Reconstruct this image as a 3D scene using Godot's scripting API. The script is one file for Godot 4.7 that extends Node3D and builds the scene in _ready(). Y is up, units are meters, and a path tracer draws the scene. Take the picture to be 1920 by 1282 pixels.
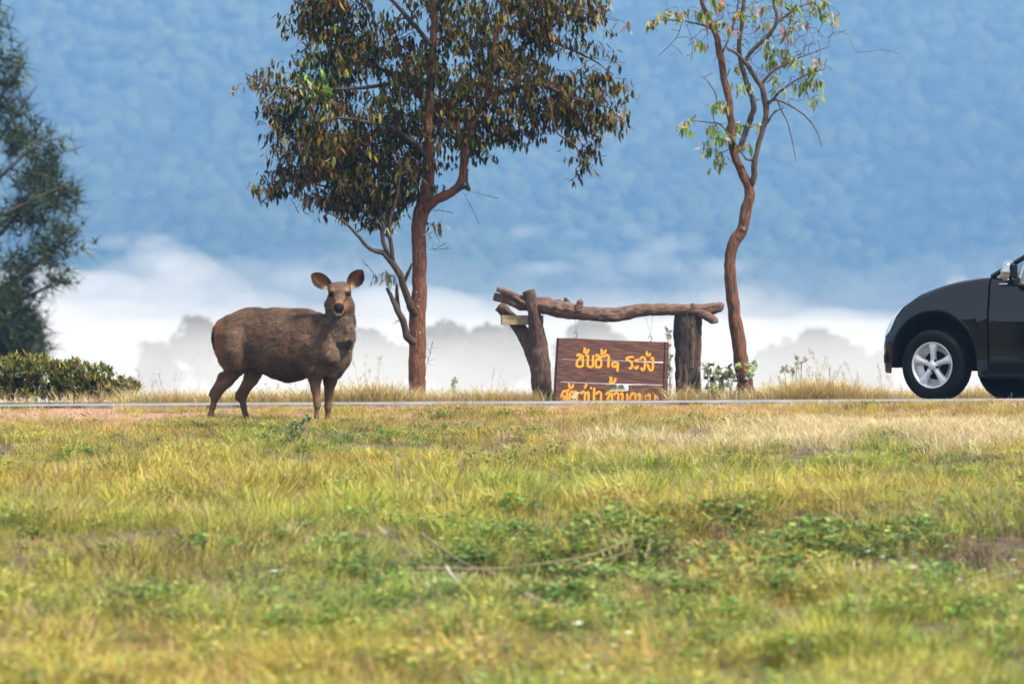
extends Node3D

# ---------------------------------------------------------------- measures of the place
const LENS := 10250.0      # picture widths are 1920 units; a thing of 1 m at 1 m fills 10250 of them
const EYE := 0.374          # height of the lens above the road, which is y = 0
const LEVEL := 685.0
var rng := RandomNumberGenerator.new()
var lump := FastNoiseLite.new()
var mats := {}
var taken := {}

func at(u: float, v: float, d: float) -> Vector3:
	return Vector3((u - 960.0) * d / LENS, EYE + (LEVEL - v) * d / LENS, -d)

func lin(r: float, g: float, b: float) -> Color:
	return Color(r, g, b).linear_to_srgb()

# ---------------------------------------------------------------- mesh helper
class Builder:
	var v := PackedVector3Array()
	var n := PackedVector3Array()
	var c := PackedColorArray()
	var t := PackedVector2Array()
	var i := PackedInt32Array()
	func put(p: Vector3, nn := Vector3.ZERO, col := Color.WHITE, uv := Vector2.ZERO) -> int:
		v.append(p); n.append(nn); c.append(col); t.append(uv)
		return v.size() - 1
	func face(a: int, b: int, d: int, out: Vector3, gather := true) -> void:
		var g := (v[d] - v[a]).cross(v[b] - v[a])
		if g.dot(out) < 0.0:
			i.append(a); i.append(d); i.append(b)
			g = -g
		else:
			i.append(a); i.append(b); i.append(d)
		if gather:
			n[a] += g; n[b] += g; n[d] += g
	func quad(a: int, b: int, d: int, e: int, out: Vector3, gather := true) -> void:
		face(a, b, d, out, gather); face(a, d, e, out, gather)
	func flat_quad(p: Vector3, q: Vector3, r: Vector3, s: Vector3, out: Vector3, col := Color.WHITE) -> void:
		var g := (r - p).cross(q - p).normalized()
		if g.dot(out) < 0.0: g = -g
		var a := put(p, g, col); var b := put(q, g, col); var d := put(r, g, col); var e := put(s, g, col)
		quad(a, b, d, e, g, false)
	func box(tr: Transform3D, size: Vector3, bevel := 0.0, col := Color.WHITE) -> void:
		# a box with chamfered edges: every face inset by the bevel, joined by smooth strips
		var h := size * 0.5
		var b: float = minf(bevel, minf(h.x, minf(h.y, h.z)) * 0.6)
		var corner := {}
		for sx in [-1, 1]:
			for sy in [-1, 1]:
				for sz in [-1, 1]:
					for ax in 3:
						var p := Vector3(sx * (h.x - b), sy * (h.y - b), sz * (h.z - b))
						p[ax] = [sx * h.x, sy * h.y, sz * h.z][ax]
						var nn := Vector3.ZERO
						nn[ax] = [sx, sy, sz][ax]
						corner[[sx, sy, sz, ax]] = put(tr * p, (tr.basis * nn).normalized(), col)
		for ax in 3:
			var a1: int = (ax + 1) % 3
			var a2: int = (ax + 2) % 3
			for s in [-1, 1]:
				var ids := []
				for k in [[-1, -1], [1, -1], [1, 1], [-1, 1]]:
					var key := [0, 0, 0, ax]
					key[ax] = s; key[a1] = k[0]; key[a2] = k[1]
					ids.append(corner[key])
				var o := Vector3.ZERO
				o[ax] = s
				quad(ids[0], ids[1], ids[2], ids[3], tr.basis * o, false)
			if b > 0.0:
				for s1 in [-1, 1]:
					for s2 in [-1, 1]:
						var ids2 := []
						for q in [[-1, a1], [1, a1], [1, a2], [-1, a2]]:
							var key2 := [0, 0, 0, q[1]]
							key2[ax] = q[0]; key2[a1] = s1; key2[a2] = s2
							ids2.append(corner[key2])
						var o2 := Vector3.ZERO
						o2[a1] = s1; o2[a2] = s2
						quad(ids2[0], ids2[1], ids2[2], ids2[3], tr.basis * o2, false)
		if b > 0.0:
			for sx in [-1, 1]:
				for sy in [-1, 1]:
					for sz in [-1, 1]:
						face(corner[[sx, sy, sz, 0]], corner[[sx, sy, sz, 1]], corner[[sx, sy, sz, 2]], tr.basis * Vector3(sx, sy, sz), false)
	func ring_tube(pts: Array, rad: Array, sides: int, col := Color.WHITE, noise: FastNoiseLite = null, amp := 0.0, ends := true, squash := 1.0) -> void:
		var up := Vector3(0.3, 0.2, 0.93)
		var last := -1
		var m := pts.size()
		var nrm := up
		for k in m:
			var along: Vector3 = (pts[mini(k + 1, m - 1)] - pts[maxi(k - 1, 0)]).normalized()
			nrm = (nrm - along * nrm.dot(along))
			if nrm.length() < 0.05: nrm = along.cross(Vector3(1, 0.1, 0))
			nrm = nrm.normalized()
			var bi := along.cross(nrm)
			var first := v.size()
			for s in sides:
				var a := TAU * s / sides
				var o := nrm * cos(a) + bi * sin(a) * squash
				var r: float = rad[k]
				if noise: r *= 1.0 + amp * (0.8 * noise.get_noise_3dv(pts[k] * 1.0 + o * rad[k]) + 0.7 * noise.get_noise_3dv(o * 0.33 + Vector3.ONE * rad[0] * 40.0 + pts[k] * 0.1))
				put(pts[k] + o * r, Vector3.ZERO, col)
			if last >= 0:
				for s in sides:
					var s2 := (s + 1) % sides
					var o2: Vector3 = v[first + s] + v[first + s2] - pts[k] * 2.0
					quad(last + s, last + s2, first + s2, first + s, o2)
			if ends and (k == 0 or k == m - 1):
				var away: Vector3 = -along if k == 0 else along
				var mid := put(pts[k] + away * rad[k] * 0.12, away, col)
				var rim := v.size()
				for s in sides: put(v[first + s], away, col)
				for s in sides: face(mid, rim + s, rim + (s + 1) % sides, away, false)
			last = first
	func mesh() -> ArrayMesh:
		for k in n.size(): n[k] = n[k].normalized() if n[k].length_squared() > 1e-20 else Vector3.UP
		var a := []
		a.resize(Mesh.ARRAY_MAX)
		a[Mesh.ARRAY_VERTEX] = v; a[Mesh.ARRAY_NORMAL] = n; a[Mesh.ARRAY_COLOR] = c; a[Mesh.ARRAY_TEX_UV] = t; a[Mesh.ARRAY_INDEX] = i
		var m := ArrayMesh.new()
		m.add_surface_from_arrays(Mesh.PRIMITIVE_TRIANGLES, a)
		return m

# ---------------------------------------------------------------- object helpers
func numbered(called: String) -> String:
	var k: int = taken.get(called, 0)
	taken[called] = k + 1
	return called if k == 0 else "%s_%03d" % [called, k]

func tag(o: Node, label: String, category := "", group := "", kind := "") -> Node:
	if label: o.set_meta("label", label)
	if category: o.set_meta("category", category)
	if group: o.set_meta("group", group)
	if kind: o.set_meta("kind", kind)
	return o

func thing(called: String, label: String, category: String, where := Vector3.ZERO, group := "") -> Node3D:
	var o := Node3D.new()
	o.name = numbered(called)
	o.position = where
	add_child(o)
	tag(o, label, category, group)
	return o

func part(called: String, m: Mesh, mat: Material, parent: Node, tr := Transform3D.IDENTITY) -> MeshInstance3D:
	var o := MeshInstance3D.new()
	o.name = called if parent != self else numbered(called)
	o.mesh = m
	o.material_override = mat
	o.transform = tr
	parent.add_child(o, true)
	return o

func many(called: String, m: Mesh, mat: Material, places: Array, tints: Array, parent: Node, label := "") -> void:
	if places.is_empty(): return
	var mm := MultiMesh.new()
	mm.transform_format = MultiMesh.TRANSFORM_3D
	mm.use_colors = true
	mm.mesh = m
	mm.instance_count = places.size()
	for k in places.size():
		mm.set_instance_transform(k, places[k])
		mm.set_instance_color(k, tints[k])
	var o := MultiMeshInstance3D.new()
	o.name = called if parent != self else numbered(called)
	o.multimesh = mm
	o.material_override = mat
	parent.add_child(o, true)
	tag(o, label, "", "", "stuff")

func curve(list: Array, steps := 4) -> Array:   # Catmull-Rom through [Vector3, radius] pairs -> [points, radii]
	var pts := []
	var rad := []
	for k in list.size() - 1:
		var p0: Vector3 = list[maxi(k - 1, 0)][0]
		var p1: Vector3 = list[k][0]
		var p2: Vector3 = list[k + 1][0]
		var p3: Vector3 = list[mini(k + 2, list.size() - 1)][0]
		for s in steps:
			var t := float(s) / steps
			pts.append(p1.cubic_interpolate(p2, p0, p3, t))
			rad.append(lerpf(list[k][1], list[k + 1][1], t))
	pts.append(list[-1][0])
	rad.append(list[-1][1])
	return [pts, rad]

func noise_map(freq: float, colors: Array, seed_: int, kind := FastNoiseLite.TYPE_SIMPLEX_SMOOTH, side := 256, octaves := 4) -> NoiseTexture2D:
	var f := FastNoiseLite.new()
	f.noise_type = kind
	f.frequency = freq
	f.seed = seed_
	f.fractal_octaves = octaves
	var t := NoiseTexture2D.new()
	t.width = side; t.height = side
	t.seamless = true
	t.noise = f
	var g := Gradient.new()
	g.offsets = PackedFloat32Array(range(colors.size()).map(func(k): return float(k) / (colors.size() - 1)))
	g.colors = PackedColorArray(colors)
	t.color_ramp = g
	return t

func plain(color: Color, rough := 0.8, metal := 0.0) -> StandardMaterial3D:
	var m := StandardMaterial3D.new()
	m.albedo_color = color
	m.roughness = rough
	m.metallic = metal
	return m

func grained(colors: Array, freq: float, scale_: Vector3, seed_: int, rough := 0.85, relief := 0.0, world := true, side := 256) -> StandardMaterial3D:
	var m := StandardMaterial3D.new()
	m.albedo_texture = noise_map(freq, colors, seed_, FastNoiseLite.TYPE_SIMPLEX_SMOOTH, side, 5)
	m.roughness = rough
	m.uv1_triplanar = true
	m.uv1_world_triplanar = world
	m.uv1_scale = scale_
	if relief > 0.0:
		m.heightmap_enabled = true
		m.heightmap_scale = relief
		m.heightmap_texture = noise_map(freq * 1.4, [Color.BLACK, Color.WHITE], seed_ + 7, FastNoiseLite.TYPE_SIMPLEX_SMOOTH, side, 5)
	return m

func tinted(rough: float, through := 0.0) -> StandardMaterial3D:   # colour comes from the vertices and the copies
	var m := StandardMaterial3D.new()
	m.vertex_color_use_as_albedo = true
	m.roughness = rough
	m.metallic_specular = 0.3
	if through > 0.0:
		m.backlight_enabled = true
		m.backlight = lin(through, through, through)
	return m

# ---------------------------------------------------------------- terrain
const PROFILE := [[-80.0, -1.2], [0.0, -1.3], [20.0, -1.32], [26.0, -1.31], [28.0, -1.29], [52.0, -0.19], [53.3, -0.10], [54.0, -0.04], [59.6, -0.06], [60.4, -0.13], [62.0, -0.26], [66.0, -0.75], [80.0, -2.4], [150.0, -10.0], [350.0, -16.0], [1300.0, -14.0], [2300.0, -4.0], [2700.0, 4.0]]

func ground(x: float, d: float) -> float:
	var y := -1.2
	for k in PROFILE.size() - 1:
		if d >= PROFILE[k][0]:
			y = lerpf(PROFILE[k][1], PROFILE[k + 1][1], clampf((d - PROFILE[k][0]) / (PROFILE[k + 1][0] - PROFILE[k][0]), 0.0, 1.0))
	var w := smoothstep(20.0, 27.0, d) * (1.0 - smoothstep(49.0, 52.0, d))
	y += w * (0.10 * lump.get_noise_2d(x * 12.0, d * 12.0) + 0.05 * lump.get_noise_2d(x * 45.0 + 90.0, d * 45.0))
	y += w * (0.09 * exp(-pow((d - 38.2 - 0.25 * x) / 1.3, 2.0)) - 0.13 * exp(-pow((d - 35.3 - 0.05 * x) / 1.1, 2.0)))
	y += 0.0056 * clampf(x, -20.0, 20.0) * smoothstep(50.0, 53.5, d) * (1.0 - smoothstep(62.0, 70.0, d))
	if d > 66.0: y += smoothstep(66.0, 120.0, d) * 1.5 * lump.get_noise_2d(x * 0.8, d * 0.8)
	return y

func mountain_height(x: float, d: float) -> float:
	var t := clampf((d - 2350.0) / 1250.0, 0.0, 1.0)
	var y := -12.0 + 470.0 * pow(t, 1.12) + 80.0 * smoothstep(3600.0, 4500.0, d)
	return y + smoothstep(2350.0, 2700.0, d) * (95.0 * lump.get_noise_2d(x * 0.16 + 400.0, d * 0.06) + 40.0 * lump.get_noise_2d(x * 0.35, d * 0.2 + 70.0))

func stretched(lo: float, hi: float, fine_lo: float, fine_hi: float, step: float, grow := 1.35) -> Array:
	var out := []
	var x := fine_lo
	while x <= fine_hi:
		out.append(x)
		x += step
	var s := step
	while out[-1] < hi:
		s *= grow
		out.append(minf(out[-1] + s, hi))
	s = step
	while out[0] > lo:
		s *= grow
		out.push_front(maxf(out[0] - s, lo))
	return out

func sheet(xs: Array, ds: Array, height: Callable) -> ArrayMesh:
	var b := Builder.new()
	for d in ds:
		for x in xs:
			b.put(Vector3(x, height.call(x, d), -d))
	var w := xs.size()
	for j in ds.size() - 1:
		for k in w - 1:
			b.quad(j * w + k, j * w + k + 1, (j + 1) * w + k + 1, (j + 1) * w + k, Vector3.UP)
	return b.mesh()

func make_setting() -> void:
	var soil := grained([lin(0.025, 0.018, 0.009), lin(0.05, 0.035, 0.016), lin(0.085, 0.06, 0.028), lin(0.045, 0.042, 0.014)], 0.02, Vector3(0.7, 0.7, 0.7), 3, 0.95, 1.2)
	var o := part("ground", sheet(stretched(-2600, 2600, -14, 14, 0.35), stretched(-80, 2700, 22, 64, 0.35, 1.22), ground), soil, self)
	tag(o, "grassy ground rising to the road and dropping to the valley beyond", "", "", "structure")
	# road: a slab of wet asphalt with a crumbled near edge
	var asphalt := grained([lin(0.035, 0.036, 0.04), lin(0.06, 0.06, 0.065), lin(0.09, 0.09, 0.09)], 0.05, Vector3(1.5, 1.5, 1.5), 11, 0.08, 0.0)
	asphalt.metallic_specular = 0.6
	var b := Builder.new()
	var xs := stretched(-200, 200, -14, 14, 0.12, 1.5)
	var rows := []
	for x in xs:
		var near := 54.12 + 0.04 * lump.get_noise_2d(x * 70.0, 5.0) + 0.05 * lump.get_noise_2d(x * 260.0, 15.0)
		var r := 0.0056 * clampf(x, -20.0, 20.0)
		rows.append([b.put(Vector3(x, r - 0.13, -near + 0.06)), b.put(Vector3(x, r - 0.004 + 0.004 * lump.get_noise_2d(x * 200.0, 3.0), -near)), b.put(Vector3(x, r, -near - 0.04)), b.put(Vector3(x, r, -near - 0.04), Vector3.UP), b.put(Vector3(x, r, -59.5), Vector3.UP), b.put(Vector3(x, r, -59.5)), b.put(Vector3(x, r - 0.13, -59.56))])
	for k in rows.size() - 1:
		for j in [0, 1, 3, 5]:
			b.quad(rows[k][j], rows[k + 1][j], rows[k + 1][j + 1], rows[k][j + 1], [Vector3(0, 0.3, 1), Vector3(0, 1, 0.3), Vector3.ZERO, Vector3.UP, Vector3.ZERO, Vector3(0, 0, -1)][j], j != 3)
	tag(part("road", b.mesh(), asphalt, self), "wet asphalt road with a crumbled edge crossing behind the deer", "", "", "structure")
	# low concrete kerb: whitewashed above, grey and broken below
	b = Builder.new()
	rows = []
	for x in xs:
		var r := 0.0056 * clampf(x, -20.0, 20.0)
		var worn := lump.get_noise_2d(x * 60.0, 40.0)
		var chip := maxf(0.0, lump.get_noise_2d(x * 320.0, 9.0)) * 0.016 + maxf(0.0, worn) * 0.012
		var white := Color(0.17, 0.17, 0.175) * (1.0 + 0.25 * lump.get_noise_2d(x * 300.0, 77.0))
		var grey := Color(0.20, 0.185, 0.175).lerp(Color(0.05, 0.045, 0.045), smoothstep(-0.1, 0.25, worn + 0.5 * lump.get_noise_2d(x * 500.0, 21.0)))
		var row := []
		for p in [[53.965 + chip, -0.10, grey], [53.965 + chip, -0.002, grey], [53.968 + chip, 0.0, white], [53.985, 0.009 - chip * 0.4, white], [54.02, 0.016 - chip * 0.5, white], [54.10, 0.019, white], [54.13, 0.014, white], [54.13, -0.1, grey]]:
			row.append(b.put(Vector3(x, r + p[1], -p[0]), Vector3.ZERO, p[2]))
		rows.append(row)
	for k in rows.size() - 1:
		for j in 7:
			b.quad(rows[k][j], rows[k + 1][j], rows[k + 1][j + 1], rows[k][j + 1], Vector3(0, 0.3, 1) if j < 2 else Vector3(0, 1, 0.5) if j < 5 else Vector3(0, 0.3, -1))
	tag(part("kerb", b.mesh(), tinted(0.7), self), "low whitewashed concrete kerb with a broken grey foot along the road", "", "", "structure")
	# reddish gravel along the near edge of the road
	var laterite := grained([lin(0.16, 0.07, 0.04), lin(0.28, 0.14, 0.085), lin(0.36, 0.22, 0.15), lin(0.22, 0.10, 0.055)], 0.06, Vector3(2.2, 2.2, 2.2), 21, 0.9, 1.5)
	var shoulder := sheet(stretched(-60, 60, -14, 14, 0.25, 1.6), [51.7, 52.1, 52.5, 52.9, 53.3, 53.7, 53.98], func(x, d): return ground(x, d) + 0.010 + 0.02 * lump.get_noise_2d(x * 90.0, d * 90.0) - 0.05 * smoothstep(52.6, 51.7, d))
	tag(part("gravel_shoulder", shoulder, laterite, self), "strip of reddish gravel along the near edge of the road", "", "", "structure")
	var stone_mesh := pebble(5)
	var places := []
	var tints := []
	for k in 2600:
		var x := rng.randf_range(-7, 7)
		var d := rng.randf_range(52.0, 54.0)
		if lump.get_noise_2d(x * 30, d * 20) < -0.1: continue
		var s := rng.randf_range(0.006, 0.016)
		places.append(Transform3D(Basis.from_euler(Vector3(rng.randf() * 6, rng.randf() * 6, 0)).scaled(Vector3(s, s * 0.7, s)), Vector3(x, ground(x, d) + 0.015, -d)))
		var w := rng.randf()
		tints.append(Color(0.26, 0.12, 0.07).lerp(Color(0.30, 0.22, 0.18), w * w))
	many("gravel", stone_mesh, tinted(0.85), places, tints, self, "loose reddish gravel on the road shoulder")
	# mountain and its forest
	var slope := grained([lin(0.02, 0.035, 0.012), lin(0.045, 0.065, 0.022)], 0.03, Vector3(0.02, 0.02, 0.02), 31, 0.95)
	tag(part("mountain", sheet(stretched(-2600, 2600, -700, 700, 14.0), stretched(2350, 4600, 2350, 3400, 14.0, 1.3), mountain_height), slope, self), "forested mountainside rising behind the misty valley", "", "", "structure")
	var crowns := []
	for k in 3: crowns.append(crown_mesh(100 + k))
	for variant in 3:
		places = []
		tints = []
		for k in 13000:
			var x := rng.randf_range(-620, 620)
			var d := rng.randf_range(2390, 3420)
			var big := rng.randf()
			var s := lerpf(3.2, 7.5, big * big) * (1.0 + 0.35 * lump.get_noise_2d(x * 1.3, d * 1.3))
			places.append(Transform3D(Basis(Vector3.UP, rng.randf() * TAU).scaled(Vector3(s, s * rng.randf_range(0.75, 1.3), s)), Vector3(x, mountain_height(x, d) + s * 0.4, -d)))
			var tone := clampf(0.40 + 0.5 * lump.get_noise_2d(x * 1.6 + 33.0, d * 0.8) + 0.45 * lump.get_noise_2d(x * 0.35 + 900.0, d * 0.3) + rng.randf_range(-0.4, 0.5), 0, 1)
			tints.append(Color(0.012, 0.020, 0.008).lerp(Color(0.058, 0.070, 0.026), tone))
		many("mountain_forest", crowns[variant], tinted(0.9), places, tints, self, "unbroken forest canopy covering the mountainside")

func pebble(seed_: int) -> ArrayMesh:
	var f := FastNoiseLite.new()
	f.seed = seed_
	f.frequency = 0.9
	return ball(8, 6, func(p): return p * (1.0 + 0.35 * f.get_noise_3dv(p * 1.3)))

func ball(around: int, rings: int, shape: Callable, tone = null) -> ArrayMesh:
	var b := Builder.new()
	for j in rings + 1:
		for k in around:
			var a := PI * j / rings
			var q := TAU * k / around
			var p := Vector3(sin(a) * cos(q), cos(a), sin(a) * sin(q))
			b.put(shape.call(p), Vector3.ZERO, tone.call(p) if tone != null else Color.WHITE)
	for j in rings:
		for k in around:
			var k2 := (k + 1) % around
			var o: Vector3 = b.v[j * around + k] + b.v[(j + 1) * around + k2]
			b.quad(j * around + k, j * around + k2, (j + 1) * around + k2, (j + 1) * around + k, o)
	return b.mesh()

func crown_mesh(seed_: int) -> ArrayMesh:
	var f := FastNoiseLite.new()
	f.seed = seed_
	f.frequency = 1.0
	return ball(18, 12, func(p): return p * (1.0 + 0.55 * f.get_noise_3dv(p * 1.7) + 0.25 * f.get_noise_3dv(p * 4.5)))

func mist(d: float, u: float, v: float, wide: float, high: float, deep: float, density: float) -> void:
	# one bank of fog: centre where it stands, size in metres
	var f := FogVolume.new()
	f.name = numbered("mist_bank")
	f.shape = RenderingServer.FOG_VOLUME_SHAPE_ELLIPSOID
	f.size = Vector3(wide, high, deep)
	f.position = at(u, v, d)
	if not mats.has([density]):
		var m := FogMaterial.new()
		m.albedo = Color(0.99, 0.995, 1.0)
		m.density = density
		mats[[density]] = m
	f.material = mats[[density]]
	add_child(f)
	tag(f, "bank of white morning mist lying in the valley", "", "", "stuff")

func make_mist() -> void:
	# thin veils lying before the valley trees, their tops at many heights
	for k in 16:
		var d := rng.randf_range(170, 300)
		var s := d / LENS
		var w := rng.randf_range(700, 1700)
		var h := rng.randf_range(260, 480)
		var u := -200.0 + 2300.0 * (k + rng.randf()) / 16.0
		mist(d, u, rng.randf_range(540, 640) + h * 0.5, w * s, h * s, 70.0, 0.0044)
	mist(900, 960, 800, 2600, 35, 900, 0.0035)
	for k in 26:   # high veils that thicken downwards
		var s := 1200.0 / LENS
		var w := rng.randf_range(400, 1300)
		var h := rng.randf_range(120, 300)
		var u := rng.randf_range(-300, 2200)
		mist(1200 + k * 8, u, 625.0 + 90.0 * lump.get_noise_2d(u * 0.4, 70.0) - 60.0 * exp(-pow((u - 130.0) / 300.0, 2.0)) + rng.randf_range(-25, 60), w * s, h * s, 60.0, 0.0028)
	for k in 100:
		var u := rng.randf_range(-250, 2170)
		var top := 552.0 + 85.0 * lump.get_noise_2d(u * 0.55, 7.0) + rng.randf_range(-20, 60) - 66.0 * exp(-pow((u - 130.0) / 300.0, 2.0)) + 14.0 * sin(u * 0.013) - 20.0 * smoothstep(1500.0, 1950.0, u) + 12.0 * exp(-pow((u - 760.0) / 120.0, 2.0))
		var small := k % 2 == 0
		var d := rng.randf_range(480, 1250)
		var s := d / LENS
		var wide := rng.randf_range(50, 150) if small else rng.randf_range(160, 420)
		var high := wide * rng.randf_range(0.3, 0.65)
		var v := top + high * 0.5 + (rng.randf_range(-35, 30) if small else rng.randf_range(-8, 110))
		var tau := rng.randf_range(0.15, 0.45) if small else rng.randf_range(0.4, 1.3)
		mist(d, u, v, wide * s, high * s, wide * s * 1.6, snappedf(tau / (wide * s * 1.6), 0.003))
	# torn wisps climbing the slope
	for e in [[1240, 458, 60, 5], [1010, 438, 60, 4], [1330, 505, 110, 6], [240, 455, 110, 6], [560, 505, 120, 5], [1100, 500, 130, 6], [1180, 490, 80, 5]]:
		for k in e[3]:
			var s := 1500.0 / LENS
			var w := rng.randf_range(50, 130)
			mist(1500 + k * 6, e[0] + rng.randfn() * e[2] * 0.6, e[1] + rng.randfn() * 12.0, w * s, w * s * rng.randf_range(0.25, 0.45), w * s, snappedf(0.13 / (w * s), 0.001))

# ---------------------------------------------------------------- plants
func leaf_mesh(long: float, wide: float, sag: float, fold := 0.25) -> ArrayMesh:
	# hangs along -y from its stalk at the origin, 5 rows of 3 points
	var b := Builder.new()
	var rows := [0.0, 0.18, 0.42, 0.7, 1.0]
	var broad := [0.08, 0.72, 1.0, 0.68, 0.03]
	for k in 5:
		var t: float = rows[k]
		var w: float = wide * 0.5 * broad[k]
		var z := sag * long * t * t
		for s in [-1, 0, 1]:
			b.put(Vector3(s * w, -long * t, z + absf(s) * w * fold))
	for k in 4:
		for s in 2:
			var a := k * 3 + s
			b.quad(a, a + 1, a + 4, a + 3, Vector3(0, 0, 1))
	return b.mesh()

func grass_tuft(seed_: int, blades: int, tall: float, spread: float, wide: float, lean: float, palette: Array) -> ArrayMesh:
	var r := RandomNumberGenerator.new()
	r.seed = seed_
	var b := Builder.new()
	for k in blades:
		var a := r.randf() * TAU
		var root := Vector3(cos(a), 0, sin(a)) * spread * sqrt(r.randf())
		var h := tall * r.randf_range(0.45, 1.1)
		var a2 := a + r.randf_range(-1.2, 1.2)
		var bend := Vector3(cos(a2), 0, sin(a2)) * lean * h * r.randf_range(0.2, 1.3)
		var side := Vector3(-sin(a2), 0, cos(a2)).rotated(Vector3.UP, r.randf_range(-0.9, 0.9))
		var col: Color = palette[r.randi() % palette.size()] * r.randf_range(0.6, 1.3)
		col.a = 1.0
		var prev := []
		for j in 5:
			var t := j / 4.0
			var p := root + Vector3.UP * h * (t - 0.28 * lean * t * t) + bend * t * t
			var w := wide * r.randf_range(0.9, 1.1) * (1.0 - 0.9 * t * t) * 0.5
			var now := [b.put(p - side * w, Vector3.ZERO, col), b.put(p + side * w, Vector3.ZERO, col)]
			if j > 0: b.quad(prev[0], prev[1], now[1], now[0], bend.cross(side) if bend.cross(side).y > 0 else -bend.cross(side))
			prev = now
	return b.mesh()

func seed_stalk(seed_: int, tall: float, palette: Array) -> ArrayMesh:
	var r := RandomNumberGenerator.new()
	r.seed = seed_
	var b := Builder.new()
	for k in 4:
		var a := r.randf() * TAU
		var root := Vector3(cos(a), 0, sin(a)) * 0.06 * r.randf()
		var h := tall * r.randf_range(0.6, 1.1)
		var out := Vector3(cos(a), 0, sin(a)) * h * r.randf_range(0.08, 0.35)
		var col: Color = palette[r.randi() % palette.size()]
		var pts := []
		var rad := []
		for j in 5:
			var t := j / 4.0
			pts.append(root + Vector3.UP * h * t + out * t * t)
			rad.append(lerpf(0.0016, 0.0008, t))
		b.ring_tube(pts, rad, 3, col, null, 0.0, false)
		for j in 9:
			var t := r.randf_range(0.74, 1.0)
			var p := root + Vector3.UP * h * t + out * t * t
			var q := p + Vector3(r.randf_range(-1, 1), r.randf_range(0.4, 1.6), r.randf_range(-1, 1)) * 0.022
			b.ring_tube([p, p.lerp(q, 0.5), q], [0.0009, 0.0018, 0.0005], 3, col, null, 0.0, false)
	return b.mesh()

func weed_mesh(seed_: int, leaves: int, size: float, tall: float, spread: float, palette: Array) -> ArrayMesh:
	var r := RandomNumberGenerator.new()
	r.seed = seed_
	var b := Builder.new()
	for k in leaves:
		var a := r.randf() * TAU
		var foot := Vector3(cos(a), 0, sin(a)) * spread * sqrt(r.randf())
		var h := tall * r.randf_range(0.3, 1.0)
		var p := foot + Vector3.UP * h
		var a2 := a + r.randf_range(-1.0, 1.0)
		var dir := Vector3(cos(a2), r.randf_range(-0.3, 0.6), sin(a2)).normalized()
		var side := dir.cross(Vector3.UP).normalized()
		var up := side.cross(dir)
		var s := size * r.randf_range(0.6, 1.2)
		var col: Color = palette[r.randi() % palette.size()] * r.randf_range(0.75, 1.25)
		col.a = 1.0
		var ids := []
		for q in [[0.0, 0.04, 0.0], [0.35, 0.42, 0.08], [0.7, 0.34, 0.05], [1.0, 0.02, -0.1]]:
			ids.append([b.put(p + dir * s * q[0] - side * s * q[1] + up * s * (q[2] + 0.1 * q[1]), Vector3.ZERO, col), b.put(p + dir * s * q[0] + up * s * q[2], Vector3.ZERO, col), b.put(p + dir * s * q[0] + side * s * q[1] + up * s * (q[2] + 0.1 * q[1]), Vector3.ZERO, col)])
		for j in 3:
			b.quad(ids[j][0], ids[j][1], ids[j + 1][1], ids[j + 1][0], up)
			b.quad(ids[j][1], ids[j][2], ids[j + 1][2], ids[j + 1][1], up)
		if k % 3 == 0: b.ring_tube([foot, foot.lerp(p, 0.6) + Vector3(0.004, 0, 0), p], [0.003, 0.0025, 0.0015], 3, col * 0.8, null, 0.0, false)
	return b.mesh()

func depth_of(v: float) -> float:   # where the mean slope in front of the road is met
	return 2.946 / ((v - LEVEL) / LENS + 0.0458)

func patch(x: float, d: float, list: Array) -> float:   # [u, v, half width, half height, strength] given as seen, kept as spots on the ground
	var s := 0.0
	for p in list:
		var dc := depth_of(p[1])
		var xc: float = (p[0] - 960.0) * dc / LENS
		var rx: float = p[2] * dc / LENS
		var rd := absf(depth_of(p[1] - p[3]) - depth_of(p[1] + p[3])) * 0.5
		var e := pow((x - xc) / rx, 2.0) + pow((d - dc) / rd, 2.0)
		s += p[4] * exp(-e)
	return s

const RUST := [[300, 790, 420, 24, 1.8], [1250, 785, 380, 24, 1.8], [1750, 785, 300, 18, 1.8], [1650, 935, 260, 25, 0.9], [300, 905, 200, 22, 0.6], [900, 775, 900, 14, 1.6], [1750, 995, 200, 15, 0.8], [600, 1040, 400, 18, 0.5]]
const CREAM := [[1640, 822, 330, 15, 2.2], [1080, 845, 130, 12, 1.2], [1900, 800, 120, 30, 0.8], [1250, 770, 120, 10, 1.0], [600, 930, 300, 20, 0.2]]
const WEEDY := [[700, 815, 230, 28, 1.1], [560, 830, 90, 25, 0.7], [1420, 1045, 340, 34, 6.0], [700, 1110, 260, 55, 0.9], [1180, 1190, 250, 60, 0.7], [250, 1120, 130, 40, 0.5], [1800, 1180, 160, 50, 0.9], [900, 1060, 250, 25, 0.6]]
const BARE := [[250, 1085, 150, 45, 1.4], [1890, 1060, 110, 50, 3.2], [520, 1100, 90, 40, 0.5], [210, 1000, 70, 12, 0.8], [950, 1075, 180, 18, 0.6], [1200, 880, 90, 8, 0.5], [300, 890, 90, 12, 0.4]]
const LIME := [[500, 900, 500, 60, 0.8], [1050, 950, 500, 60, 0.9], [1500, 900, 400, 35, 0.6], [1700, 1240, 400, 40, 0.7], [1300, 820, 260, 20, 0.3]]

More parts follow.
